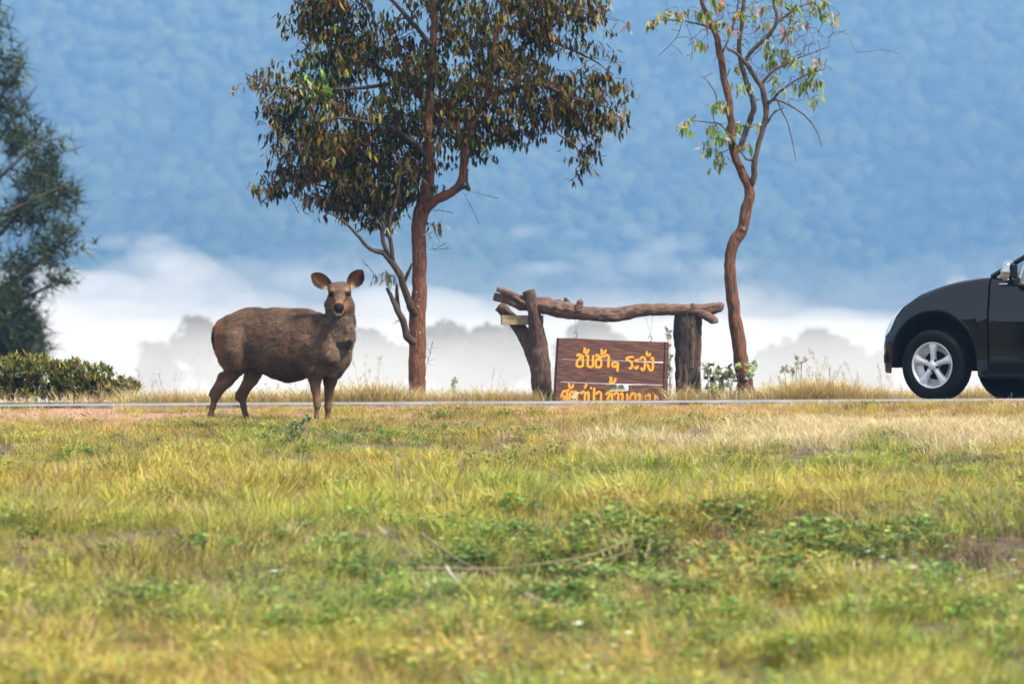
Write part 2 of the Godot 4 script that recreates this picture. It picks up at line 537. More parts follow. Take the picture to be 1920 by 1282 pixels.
func make_grass() -> void:
	var blade := tinted(0.55, 0.55)
	var lush := [Color(0.38, 0.36, 0.045), Color(0.45, 0.40, 0.075), Color(0.28, 0.30, 0.035), Color(0.50, 0.44, 0.13)]
	var dry := [Color(0.46, 0.30, 0.11), Color(0.52, 0.38, 0.16), Color(0.40, 0.23, 0.08), Color(0.48, 0.40, 0.14)]
	var pale := [Color(0.58, 0.47, 0.26), Color(0.46, 0.36, 0.17), Color(0.70, 0.60, 0.38)]
	var kinds := {"meadow_grass": [], "dry_grass": [], "straw_grass": [], "weeds": [], "leafy_herbs": [], "dead_stems": [], "seed_heads": []}
	var n := 40000
	for k in n:
		var d := rng.randf_range(24.5, 53.75)
		var half := d * 0.0937 + 1.3
		var x := rng.randf_range(-1.0, 1.0) * 6.4
		if absf(x) > half: continue
		var g1 := lump.get_noise_2d(x * 26.0, d * 18.0)
		var g2 := lump.get_noise_2d(x * 26.0 + 500.0, d * 18.0 + 200.0)
		var w := [0.75 + 0.5 * g1 + patch(x, d, LIME), 0.22 + 0.5 * g2 + patch(x, d, RUST), 0.03 + patch(x, d, CREAM), 0.10 + 0.5 * maxf(0, -g1) + patch(x, d, WEEDY), 0.12 + 0.5 * smoothstep(36.0, 31.0, d) + 0.4 * maxf(0.0, g2), 0.015 + 0.5 * patch(x, d, BARE)]
		if rng.randf() < 0.25 * minf(1.2, patch(x, d, BARE)): continue
		if d > 51.8 and rng.randf() < smoothstep(51.8, 53.0, d) * (0.9 if x < -3.4 else 0.0 if x > 1.6 else 0.05): continue
		var total := 0.0
		for q in 6:
			w[q] = maxf(w[q], 0.0)
			total += w[q]
		var pick := rng.randf() * total
		var kind := 0
		while kind < 5 and pick > w[kind]:
			pick -= w[kind]
			kind += 1
		var g3 := lump.get_noise_2d(x * 95.0 + 40.0, d * 60.0)
		if g3 < -0.12 and rng.randf() < 0.4: continue
		var s := rng.randf_range(0.5, 1.15) * (1.0 + 0.4 * g2 + 1.1 * g3)
		if kind == 0: s *= 1.0 + 0.3 * minf(1.0, patch(x, d, LIME))
		s *= lerpf(0.95, 0.52, smoothstep(38.0, 50.0, d))
		var tint := Color.WHITE * rng.randf_range(0.55, 1.2)
		tint.r *= 1.0 + 0.25 * g2
		tint.b *= rng.randf_range(0.8, 1.3)
		kinds[kinds.keys()[kind]].append([Transform3D(Basis(Vector3.UP, rng.randf() * TAU).scaled(Vector3.ONE * s), Vector3(x, ground(x, d) - 0.01, -d)), tint])
		if rng.randf() < 0.035: kinds.seed_heads.append([Transform3D(Basis(Vector3.UP, rng.randf() * TAU).scaled(Vector3.ONE * s * 0.8), Vector3(x, ground(x, d), -d)), tint])
	for k in 1900:   # grass leaning over the kerb
		var d := rng.randf_range(53.5, 53.93)
		var x := rng.randf_range(-7.0, 7.0)
		if rng.randf() > 0.32 + 0.9 * lump.get_noise_2d(x * 60.0, 3.0) + 0.6 * smoothstep(1.0, 3.6, x): continue
		kinds[["dry_grass", "straw_grass", "dry_grass", "meadow_grass"][rng.randi() % 4]].append([Transform3D(Basis(Vector3.UP, rng.randf() * TAU).scaled(Vector3.ONE * rng.randf_range(0.25, 0.6)), Vector3(x, ground(x, d) - 0.01, -d)), Color.WHITE * rng.randf_range(0.6, 1.15)])
	for k in 5000:   # dead litter and short growth in the gaps
		var d := rng.randf_range(27.0, 50.0)
		var x := rng.randf_range(-6.0, 6.0)
		if absf(x) > d * 0.0937 + 1.0: continue
		var gap := lump.get_noise_2d(x * 95.0 + 40.0, d * 60.0)
		if gap > -0.06 and rng.randf() > 0.8 * patch(x, d, BARE): continue
		kinds[["dead_stems", "dry_grass", "dead_stems", "weeds", "leafy_herbs", "dry_grass"][rng.randi() % 6]].append([Transform3D(Basis(Vector3.UP, rng.randf() * TAU).scaled(Vector3(1.3, rng.randf_range(0.5, 1.1), 1.3) * rng.randf_range(0.35, 0.75)), Vector3(x, ground(x, d) - 0.005, -d)), Color.WHITE * rng.randf_range(0.5, 1.2)])
	for k in 2600:   # rusty grass between kerb and meadow, round the hooves too
		var d := rng.randf_range(50.8, 53.6)
		var x := rng.randf_range(-6.6, 6.8)
		if x < -3.1 and d > 51.6 and rng.randf() < 0.92: continue
		if x < 1.2 and d > 52.7 and rng.randf() < 0.5: continue
		kinds["dry_grass" if rng.randf() < 0.75 else "meadow_grass"].append([Transform3D(Basis(Vector3.UP, rng.randf() * TAU).scaled(Vector3.ONE * rng.randf_range(0.3, 0.7)), Vector3(x, ground(x, d) - 0.01, -d)), Color.WHITE * rng.randf_range(0.6, 1.1)])
	for k in 420:   # taller growth before the hooves
		var d := rng.randf_range(51.0, 51.75)
		var x := rng.randf_range(-3.2, -1.4)
		kinds[["dry_grass", "meadow_grass", "dry_grass", "weeds"][rng.randi() % 4]].append([Transform3D(Basis(Vector3.UP, rng.randf() * TAU).scaled(Vector3.ONE * rng.randf_range(0.4, 0.75)), Vector3(x, ground(x, d) - 0.01, -d)), Color.WHITE * rng.randf_range(0.6, 1.15)])
	for k in 5200:   # the bleached band before the car
		var d := depth_of(823.0) + rng.randfn() * 1.0
		var x := (1640.0 - 960.0 + rng.randfn() * 190.0) * d / LENS
		if d > 51.5 or rng.randf() > 0.38 + 1.1 * lump.get_noise_2d(x * 60.0, d * 40.0): continue
		kinds.straw_grass.append([Transform3D(Basis(Vector3.UP, rng.randf() * TAU).scaled(Vector3.ONE * rng.randf_range(0.55, 1.0)), Vector3(x, ground(x, d) - 0.01, -d)), Color.WHITE * rng.randf_range(0.7, 1.15)])
	# the far side of the road
	for k in 14000:
		var d := rng.randf_range(59.75, 63.2)
		var x := rng.randf_range(-7.4, 7.4)
		var u := 960.0 + x * LENS / d
		var dense := 0.75 + 0.6 * lump.get_noise_2d(x * 35.0, d * 10.0) + 1.0 * exp(-pow((u - 1530.0) / 70.0, 2.0)) - 0.35 * exp(-pow((u - 330.0) / 60.0, 2.0)) - 0.3 * exp(-pow((u - 850.0) / 90.0, 2.0))
		if rng.randf() > dense: continue
		if d < 60.4 and u > 1030.0 and u < 1265.0 and rng.randf() < 0.93: continue
		if u < 235.0 and d < 62.2 and rng.randf() < 0.93: continue
		var s := rng.randf_range(0.7, 1.6) * (1.0 + 0.4 * exp(-pow((u - 1530.0) / 60.0, 2.0)) + 0.3 * exp(-pow((u - 690.0) / 50.0, 2.0)))
		var tint := Color.WHITE * rng.randf_range(0.8, 1.15)
		var kind := "dry_grass" if rng.randf() < 0.6 else ("straw_grass" if rng.randf() < 0.8 else "meadow_grass")
		kinds[kind].append([Transform3D(Basis(Vector3.UP, rng.randf() * TAU).scaled(Vector3.ONE * s), Vector3(x, ground(x, d) - 0.01, -d)), tint])
		if rng.randf() < 0.022: kinds.seed_heads.append([Transform3D(Basis(Vector3.UP, rng.randf() * TAU).scaled(Vector3.ONE * s * 0.75), Vector3(x, ground(x, d), -d)), tint])
	var recipe := {
		"meadow_grass": [func(q): return grass_tuft(q, 46, 0.20, 0.14, 0.0048, 0.65, lush), "yellow green meadow grass on the slope before the road"],
		"dry_grass": [func(q): return grass_tuft(q, 40, 0.20, 0.13, 0.0040, 0.75, dry), "rusty dry grass along both sides of the road"],
		"straw_grass": [func(q): return grass_tuft(q, 44, 0.22, 0.13, 0.0042, 0.8, pale), "pale straw coloured grass bleached by the sun"],
		"weeds": [func(q): return weed_mesh(q, 30, 0.05, 0.13, 0.15, [Color(0.07, 0.15, 0.022), Color(0.12, 0.22, 0.035), Color(0.045, 0.10, 0.02), Color(0.20, 0.28, 0.06)]), "low broad leaved green weeds growing through the grass"],
		"leafy_herbs": [func(q): return weed_mesh(q, 34, 0.034, 0.11, 0.15, [Color(0.30, 0.36, 0.06), Color(0.40, 0.42, 0.09), Color(0.22, 0.30, 0.05), Color(0.45, 0.36, 0.10)]), "small light green leafy herbs among the meadow grass"],
		"dead_stems": [func(q): return grass_tuft(q, 14, 0.26, 0.10, 0.006, 0.9, [Color(0.10, 0.065, 0.04), Color(0.16, 0.11, 0.075), Color(0.22, 0.16, 0.12)]), "dark dead stems in the gaps of the grass"],
		"seed_heads": [func(q): return seed_stalk(q, 0.42, [Color(0.45, 0.32, 0.16), Color(0.36, 0.24, 0.12), Color(0.55, 0.46, 0.27)]), "thin grass stalks with seed heads"],
	}
	for kind in recipe:
		var lists := [[], [], [], []]
		for e in kinds[kind]: lists[rng.randi() % 4].append(e)
		for q in 4:
			many(kind, recipe[kind][0].call(400 + q * 13), blade, lists[q].map(func(e): return e[0]), lists[q].map(func(e): return e[1]), self, recipe[kind][1])

# ---------------------------------------------------------------- trees
class Skeleton:
	var nodes := PackedVector3Array()
	var wood := PackedFloat32Array()
	func add(p: Vector3, r: float) -> void:
		nodes.append(p); wood.append(r)
	func nearest(p: Vector3) -> int:
		var best := 0
		var far := 1e9
		for k in nodes.size():
			var q := nodes[k].distance_squared_to(p)
			if q < far:
				far = q
				best = k
		return best

func limb(tree: Node3D, called: String, list: Array, d: float, mat: Material, sk: Skeleton, sides := 10, rough := 0.22, thick := 1.0) -> void:
	# list: [u, v, radius in picture units, depth offset in metres]
	var base := tree.position
	var pts := []
	for p in list: pts.append([at(p[0], p[1], d) + Vector3(0, 0, p[3]) - base, p[2] * thick * d / LENS])
	var c := curve(pts, 6)
	for k in range(1, c[0].size() - 1):
		var w: Vector3 = c[0][k] + base
		c[0][k] += Vector3(lump_fine.get_noise_3dv(w * 0.5), lump_fine.get_noise_3dv(w * 0.5 + Vector3.ONE * 30), lump_fine.get_noise_3dv(w * 0.5 - Vector3.ONE * 30)) * minf(0.02, 0.008 + c[1][k] * 0.3)
	var b := Builder.new()
	b.ring_tube(c[0], c[1], sides, Color.WHITE, lump_fine, rough)
	part(called, b.mesh(), mat, tree)
	for k in c[0].size():
		if k % 2 == 0: sk.add(c[0][k], c[1][k])

var lump_fine := FastNoiseLite.new()

func grow_twigs(sk: Skeleton, targets: Array, b: Builder, thin: float, col: Color) -> void:
	var order := []
	for t in targets: order.append([sk.nodes[sk.nearest(t)].distance_to(t), t])
	order.sort_custom(func(x, y): return x[0] < y[0])
	for o in order:
		var t: Vector3 = o[1]
		var k := sk.nearest(t)
		var from := sk.nodes[k]
		var l := from.distance_to(t)
		if l < 0.02: continue
		var r0 := minf(sk.wood[k] * 0.7, thin * (1.0 + l * 1.6))
		var bow := Vector3(rng.randf_range(-1, 1), rng.randf_range(0.1, 1), rng.randf_range(-1, 1)) * l * 0.14
		var list := []
		for j in 5:
			var f := j / 4.0
			var p := from.lerp(t, f) + bow * 4.0 * f * (1.0 - f) * 0.8 + Vector3(rng.randf_range(-1, 1), rng.randf_range(-1, 1), rng.randf_range(-1, 1)) * l * 0.03
			list.append([p, lerpf(r0, thin * 0.55, f)])
		var pts := list.map(func(e): return e[0])
		var rad := list.map(func(e): return e[1])
		b.ring_tube(pts, rad, 4, col, null, 0.0, false)
		for j in range(1, 5): sk.add(list[j][0], list[j][1])

func hang(p: Vector3, turn: float, tilt: float, s: float) -> Transform3D:
	return Transform3D(Basis.from_euler(Vector3(tilt, turn, 0)).scaled(Vector3.ONE * s), p)

func leaves_on(tree: Node3D, list: Array, m: Array, through: float, single: int) -> void:
	# list: [Transform3D, Color, weight]; the SINGLE most exposed leaves are parts of their own, the rest one mass
	list.sort_custom(func(x, y): return x[2] > y[2])
	var shades := {}
	for k in mini(single, list.size()):
		var c: Color = list[k][1]
		var key := [snappedf(c.r, 0.02), snappedf(c.g, 0.02), snappedf(c.b, 0.01)]
		if not shades.has(key):
			var s := plain(lin(maxf(0.01, key[0]), maxf(0.01, key[1]), maxf(0.005, key[2])), 0.68)
			s.metallic_specular = 0.06
			s.backlight_enabled = true
			s.backlight = lin(through, through, through)
			shades[key] = s
		part("leaf", m[k % m.size()], shades[key], tree, list[k][0])
	var mass := tinted(0.68, through)
	mass.metallic_specular = 0.1
	for q in m.size():
		var rest := []
		for k in range(single, list.size()):
			if k % m.size() == q: rest.append(list[k])
		many("foliage", m[q], mass, rest.map(func(e): return e[0]), rest.map(func(e): return e[1]), tree)

func bark(colors: Array, seed_: int, relief := 1.6) -> StandardMaterial3D:
	return grained(colors, 0.022, Vector3(6.0, 1.1, 6.0), seed_, 0.85, relief)

func make_big_tree() -> void:
	var d := 60.6
	var base := Vector3((782.0 - 960.0) * d / LENS, ground(-1.05, d), -d)
	var t := thing("brown_leaved_tree", "leaning double stemmed tree with a broad crown of drooping brown olive leaves", "tree", base)
	var skin := bark([lin(0.020, 0.010, 0.008), lin(0.075, 0.028, 0.016), lin(0.17, 0.058, 0.025), lin(0.06, 0.04, 0.034)], 41)
	var dark := bark([lin(0.014, 0.009, 0.008), lin(0.04, 0.024, 0.018), lin(0.09, 0.055, 0.045)], 43)
	var sk := Skeleton.new()
	limb(t, "trunk", [[782, 775, 18, 0], [782, 735, 16, 0], [781, 680, 16.5, 0], [782, 610, 15.5, 0], [785, 540, 13.5, 0], [786, 470, 13, 0], [785, 420, 14, 0], [792, 385, 14, 0], [801, 355, 11, 0], [804, 300, 10, 0.05], [803, 240, 9, 0.1], [806, 180, 8, 0.1], [812, 90, 7, 0.1], [816, 0, 6, 0.1], [812, -110, 5, 0.05], [822, -240, 3, 0]], d, skin, sk, 28, 0.16)
	limb(t, "branch", [[790, 400, 11, 0], [803, 385, 10, 0.05], [823, 371, 9, 0.08], [850, 360, 8, 0.1], [864, 345, 8, 0.12], [870, 310, 7.5, 0.14], [873, 275, 7, 0.15], [893, 220, 6.5, 0.15], [914, 176, 6, 0.12], [920, 140, 5.5, 0.1], [928, 70, 4.5, 0.05], [950, -20, 3.5, 0], [960, -120, 2, -0.1]], d, skin, sk, 12)
	limb(t, "branch", [[852, 359, 5, 0.1], [872, 352, 4.5, 0.18], [880, 357, 3, 0.22], [876, 340, 2.5, 0.24], [878, 318, 1.5, 0.25]], d, dark, sk, 8)
	limb(t, "branch", [[914, 178, 5, 0.12], [955, 170, 4.5, 0.3], [1012, 161, 4, 0.4], [1058, 182, 3, 0.45], [1100, 193, 2, 0.45], [1140, 205, 1, 0.45]], d, dark, sk, 8)
	limb(t, "branch", [[1012, 161, 3, 0.4], [1030, 200, 2.4, 0.5], [1042, 250, 2, 0.55], [1075, 275, 1.6, 0.6], [1090, 310, 1, 0.6]], d, dark, sk, 6)
	limb(t, "branch", [[916, 150, 5, 0.1], [960, 100, 4, -0.2], [1010, 62, 3.4, -0.35], [1050, 20, 2.4, -0.5], [1085, -30, 1.4, -0.6]], d, dark, sk, 8)
	limb(t, "branch", [[1010, 62, 3, -0.3], [1070, 90, 2, -0.2], [1110, 110, 1.6, -0.1], [1150, 140, 1, 0]], d, dark, sk, 6)
	limb(t, "branch", [[804, 300, 6, 0.05], [770, 262, 5, 0.25], [730, 240, 4.2, 0.4], [690, 232, 3.2, 0.5], [640, 225, 2, 0.55], [570, 240, 1.2, 0.6]], d, dark, sk, 8)
	limb(t, "branch", [[806, 190, 6, 0.1], [760, 150, 5, -0.15], [700, 120, 4, -0.3], [640, 90, 3, -0.4], [600, 60, 1.6, -0.4]], d, dark, sk, 8)
	limb(t, "branch", [[760, 150, 4, -0.15], [690, 165, 3.4, 0.2], [601, 170, 3, 0.4], [530, 168, 2.4, 0.4], [492, 156, 1.5, 0.4], [462, 140, 0.8, 0.4]], d, dark, sk, 8)
	limb(t, "branch", [[812, 90, 5, 0.1], [760, 30, 4, 0.3], [700, -30, 3, 0.4], [650, -70, 1.8, 0.4]], d, dark, sk, 8)
	limb(t, "branch", [[815, 20, 5, 0.1], [860, -40, 4, 0.3], [920, -90, 2.6, 0.4], [990, -130, 1.4, 0.4]], d, dark, sk, 8)
	limb(t, "branch", [[776, 640, 8, 0.1], [763, 630, 7, 0.16], [757, 600, 6.5, 0.2], [748, 583, 6, 0.22], [738, 562, 4.4, 0.22], [726, 540, 3, 0.22]], d, dark, sk, 10)
	limb(t, "branch", [[751, 590, 4.4, 0.2], [746, 565, 4, 0.12], [745, 545, 3.4, 0.1], [744, 532, 2, 0.1]], d, dark, sk, 8)
	limb(t, "branch", [[779, 590, 8, 0.06], [769, 572, 7.5, 0.14], [759, 545, 6.5, 0.2], [751, 520, 6.5, 0.24], [742, 503, 6.4, 0.26], [732, 488, 6, 0.28], [716, 476, 5, 0.3], [693, 466, 3.6, 0.34], [666, 436, 3, 0.4], [638, 411, 2, 0.44], [610, 398, 1, 0.46]], d, dark, sk, 10)
	limb(t, "branch", [[728, 484, 5, 0.28], [721, 458, 4.4, 0.24], [716, 415, 4, 0.2], [709, 366, 3.6, 0.15], [690, 320, 3, 0.1], [672, 270, 2, 0.1]], d, dark, sk, 8)
	limb(t, "branch", [[738, 495, 4.5, 0.27], [733, 458, 4, 0.34], [731, 425, 3.4, 0.38], [742, 380, 3, 0.4], [752, 330, 2.4, 0.45], [748, 290, 1.5, 0.5]], d, dark, sk, 8)
	limb(t, "branch", [[757, 532, 4, 0.2], [766, 512, 3.2, 0.26], [774, 494, 1.6, 0.3]], d, dark, sk, 6)
	limb(t, "branch", [[690, 330, 2.4, 0.1], [620, 350, 2, 0.2], [560, 340, 1.5, 0.3], [515, 352, 1.1, 0.35], [480, 362, 0.7, 0.35]], d, dark, sk, 6)
	# crown: where the tips of its twigs stand
	var tips := []
	var clumps := [[680, 200, 140, 160, 0.8, 340], [840, 120, 170, 175, 0.9, 380], [1000, 105, 135, 130, 0.8, 270], [640, 40, 70, 70, 0.5, 90], [1060, 20, 60, 60, 0.4, 60], [570, 200, 45, 70, 0.3, 60], [560, 300, 50, 45, 0.3, 46], [640, 372, 60, 24, 0.25, 50], [700, 375, 50, 30, 0.3, 46], [745, 330, 40, 50, 0.3, 40], [650, 290, 70, 60, 0.4, 70], [1085, 195, 68, 45, 0.5, 60], [668, 345, 75, 52, 0.5, 110], [820, -90, 230, 140, 1.0, 200], [1086, 275, 22, 40, 0.15, 12], [500, 150, 40, 30, 0.15, 22], [488, 362, 26, 16, 0.12, 9], [560, 255, 52, 45, 0.3, 40], [900, 225, 95, 55, 0.6, 80], [610, 110, 60, 80, 0.4, 60], [1125, 130, 36, 30, 0.25, 20], [725, 385, 40, 35, 0.25, 26], [990, 255, 60, 22, 0.25, 22], [880, 300, 28, 20, 0.15, 8], [600, 20, 40, 40, 0.4, 30], [1130, 225, 26, 26, 0.2, 12], [735, 515, 22, 6, 0.1, 5], [815, 425, 14, 14, 0.1, 3]]
	for c in clumps:
		var hearts := []
		for k in maxi(1, int(c[5] / 13.0)): hearts.append(Vector3(rng.randfn(), rng.randfn(), rng.randfn()).normalized() * pow(rng.randf(), 0.40))
		for k in int(c[5] * 1.3):
			var q: Vector3 = hearts[rng.randi() % hearts.size()]
			var spread := minf(32.0, c[2] * 0.6)
			tips.append(at(c[0] + q.x * c[2] + rng.randfn() * spread, c[1] + q.y * c[3] + rng.randfn() * minf(22.0, c[3] * 0.5), d) + Vector3(0, 0, q.z * c[4] + rng.randfn() * 0.12 + 0.1) - base)
	var b := Builder.new()
	grow_twigs(sk, tips, b, 0.0042, Color.WHITE)
	# bare twigs standing out of the crown and from the trunk
	for e in [[470, 210, 540, 225], [480, 235, 560, 235], [500, 262, 560, 262], [545, 60, 610, 20], [550, 95, 590, 60], [560, 10, 620, -20], [1125, 35, 1158, 40], [1130, 75, 1138, 35], [1175, 120, 1110, 110], [1100, 300, 1138, 293], [880, 360, 935, 372], [866, 358, 898, 420], [800, 470, 836, 456], [812, 470, 846, 466], [806, 662, 812, 640], [800, 690, 808, 660], [735, 610, 756, 600], [680, 488, 700, 512], [545, 372, 560, 400], [540, 340, 510, 330], [1010, 250, 960, 250], [800, 395, 850, 400]]:
		var p := at(e[0], e[1], d) + Vector3(0, 0, rng.randf_range(0.0, 0.4)) - base
		var q := at(e[2], e[3], d) + Vector3(0, 0, rng.randf_range(0.0, 0.3)) - base
		b.ring_tube([q, q.lerp(p, 0.5) + Vector3(0, rng.randf_range(-0.03, 0.03), 0), p], [0.004, 0.003, 0.0015], 4, Color.WHITE, null, 0.0, false)
		for k in 3:
			var m := q.lerp(p, rng.randf_range(0.3, 0.9))
			b.ring_tube([m, m + Vector3(rng.randf_range(-0.12, 0.12), rng.randf_range(-0.08, 0.1), rng.randf_range(-0.1, 0.1))], [0.0022, 0.001], 3, Color.WHITE, null, 0.0, false)
	tag(part("twigs", b.mesh(), dark, t), "", "", "", "stuff")
	var fleck := plain(lin(0.24, 0.24, 0.215), 0.95)
	for e in [[783, 655], [790, 640], [781, 548], [786, 562], [784, 575], [779, 525], [792, 700], [775, 672], [787, 624], [780, 600], [789, 512], [783, 470], [795, 440], [778, 690]]:
		var rr := rng.randf_range(0.006, 0.014)
		part("lichen", ball(9, 6, func(p): return Vector3(p.x * rr * 0.7, p.y * rr, p.z * 0.005)), fleck, t, Transform3D(Basis.IDENTITY, at(e[0], e[1], d) - base + Vector3(0, 0, 0.088 if absf(e[0] - 783.0) < 5.0 else 0.075)))
	var shapes := [leaf_mesh(0.105, 0.032, 0.18), leaf_mesh(0.12, 0.033, -0.25), leaf_mesh(0.09, 0.030, 0.4, 0.5)]
	var tones := [Color(0.036, 0.038, 0.010), Color(0.022, 0.027, 0.009), Color(0.075, 0.060, 0.013), Color(0.095, 0.044, 0.014), Color(0.15, 0.070, 0.020), Color(0.055, 0.026, 0.013), Color(0.21, 0.175, 0.034), Color(0.055, 0.070, 0.017)]
	var list := []
	for p in tips:
		var w: Vector3 = p + base
		var u := 960.0 - w.x * LENS / w.z
		var v := LEVEL - (w.y - EYE) * LENS / -w.z
		var edge: float = maxf(absf(u - 820.0) / 320.0, (v - 60.0) / 320.0)
		var fresh := exp(-pow((u - 590.0) / 40.0, 2.0) - pow((v - 135.0) / 45.0, 2.0))
		var browner := clampf(0.35 + 0.5 * lump.get_noise_2d(u * 1.1, v * 1.1) + 0.2 * edge, 0.0, 1.0)
		for k in rng.randi_range(6, 9):
			var c: Color
			if rng.randf() < fresh * 0.7: c = Color(0.20, 0.30, 0.05)
			elif rng.randf() < browner: c = tones[[2, 3, 4, 5, 6][rng.randi() % 5]]
			else: c = tones[[0, 1, 7, 0, 2][rng.randi() % 5]]
			c *= rng.randf_range(0.75, 1.25)
			var off := Vector3(rng.randf_range(-1, 1), rng.randf_range(-0.7, 0.5), rng.randf_range(-1, 1)) * 0.085
			list.append([hang(p + off, rng.randf() * TAU, rng.randf_range(-1.15, 0.9), rng.randf_range(0.7, 1.2)), c, edge + p.z * 0.5 + rng.randf() * 0.3 - (10.0 if v < 0.0 else 0.0)])
	leaves_on(t, list, shapes, 0.5, 300)

func make_slim_tree() -> void:
	var d := 60.4
	var base := Vector3((1396.0 - 960.0) * d / LENS, ground(2.57, d), -d)
	var t := thing("slender_tree", "slender bare tree with a crooked rust brown trunk and sparse bright green leaves", "tree", base)
	var skin := bark([lin(0.016, 0.010, 0.008), lin(0.050, 0.026, 0.016), lin(0.16, 0.050, 0.018), lin(0.06, 0.038, 0.028)], 51)
	var grey := bark([lin(0.03, 0.02, 0.016), lin(0.08, 0.05, 0.036), lin(0.14, 0.095, 0.07)], 53)
	var sk := Skeleton.new()
	limb(t, "trunk", [[1400, 770, 21, 0], [1398, 724, 17, 0], [1389, 661, 15, 0], [1377, 580, 13, 0], [1369, 520, 12, 0], [1375, 458, 12, 0], [1389, 433, 12.5, 0], [1400, 393, 11.5, 0], [1406, 355, 10.5, 0], [1394, 328, 9, 0.02], [1378, 288, 8.5, 0.05], [1371, 255, 8, 0.06], [1370, 223, 7.5, 0.06], [1367, 184, 7, 0.05], [1357, 138, 7, 0.03], [1349, 92, 7, 0], [1341, 59, 6, 0], [1318, 7, 4.5, 0], [1305, -60, 3, 0]], d, skin, sk, 28, 0.24, 0.9)
	limb(t, "branch", [[1406, 352, 8, 0], [1412, 338, 7.5, 0.04], [1416, 302, 6.5, 0.08], [1426, 256, 6.5, 0.1], [1436, 210, 7, 0.1], [1427, 164, 6.5, 0.1], [1404, 128, 6, 0.12], [1386, 105, 4, 0.14], [1362, 92, 2.4, 0.12]], d, grey, sk, 12, 0.3, 0.8)
	limb(t, "branch", [[1382, 285, 6.5, 0.05], [1393, 266, 7, -0.02], [1410, 216, 7, -0.06], [1413, 193, 6.5, -0.06], [1398, 148, 6, -0.05], [1387, 98, 5.5, -0.05], [1393, 33, 5, -0.05], [1397, -20, 4, 0], [1402, -90, 3, 0]], d, grey, sk, 12, 0.3, 0.8)
	limb(t, "branch", [[1396, 120, 5, 0.12], [1410, 95, 5, 0.16], [1436, 72, 4.5, 0.2], [1455, 43, 4, 0.24], [1450, 0, 3, 0.25], [1462, -50, 2, 0.25]], d, grey, sk, 8, 0.3, 0.8)
	limb(t, "branch", [[1455, 45, 3, 0.24], [1490, 20, 2.4, 0.2], [1525, 8, 1.6, 0.15], [1552, 28, 1, 0.12]], d, grey, sk, 6, 0.3, 0.8)
	limb(t, "branch", [[1426, 160, 3.6, 0.1], [1449, 135, 3, 0.16], [1475, 121, 2.4, 0.2], [1500, 110, 1.4, 0.25], [1552, 90, 0.8, 0.25]], d, grey, sk, 6, 0.3, 0.8)
	limb(t, "branch", [[1436, 200, 3.6, 0.1], [1472, 164, 2.8, 0.16], [1508, 144, 2, 0.2], [1545, 130, 1.2, 0.25]], d, grey, sk, 6, 0.3, 0.8)
	limb(t, "branch", [[1438, 190, 2.6, 0.1], [1462, 190, 2.3, 0.15], [1503, 215, 2, 0.2], [1526, 240, 1.6, 0.22], [1540, 276, 0.8, 0.22]], d, grey, sk, 6, 0.3, 0.8)
	limb(t, "branch", [[1458, 192, 2, 0.14], [1478, 240, 1.4, 0.2], [1491, 305, 0.6, 0.25]], d, grey, sk, 6, 0.3, 0.8)
	limb(t, "branch", [[1435, 235, 2.6, 0.1], [1452, 212, 2, 0.16], [1468, 203, 1.2, 0.2]], d, grey, sk, 6, 0.3, 0.8)
	limb(t, "branch", [[1412, 300, 3, 0.06], [1400, 298, 2.6, 0.12], [1388, 285, 2, 0.16], [1352, 238, 1.8, 0.2], [1330, 232, 1.4, 0.24], [1295, 228, 0.9, 0.26]], d, grey, sk, 6, 0.3, 0.8)
	limb(t, "branch", [[1344, 60, 3.2, 0], [1320, 48, 2.4, 0.06], [1280, 40, 1.8, 0.1], [1240, 38, 1.2, 0.12], [1218, 40, 0.7, 0.12]], d, grey, sk, 6, 0.3, 0.8)
	limb(t, "branch", [[1352, 105, 3, 0], [1368, 70, 2.6, -0.1], [1384, 20, 2, -0.2], [1390, -40, 1.2, -0.2]], d, grey, sk, 6, 0.3, 0.8)
	limb(t, "branch", [[1280, 40, 1.2, 0.1], [1268, 72, 1, 0.14], [1234, 107, 0.6, 0.16]], d, grey, sk, 5, 0.3, 0.8)
	limb(t, "branch", [[1345, 195, 1.6, 0.05], [1340, 172, 1.4, 0.08], [1326, 152, 1.1, 0.1], [1313, 142, 0.6, 0.1]], d, grey, sk, 5, 0.3, 0.8)
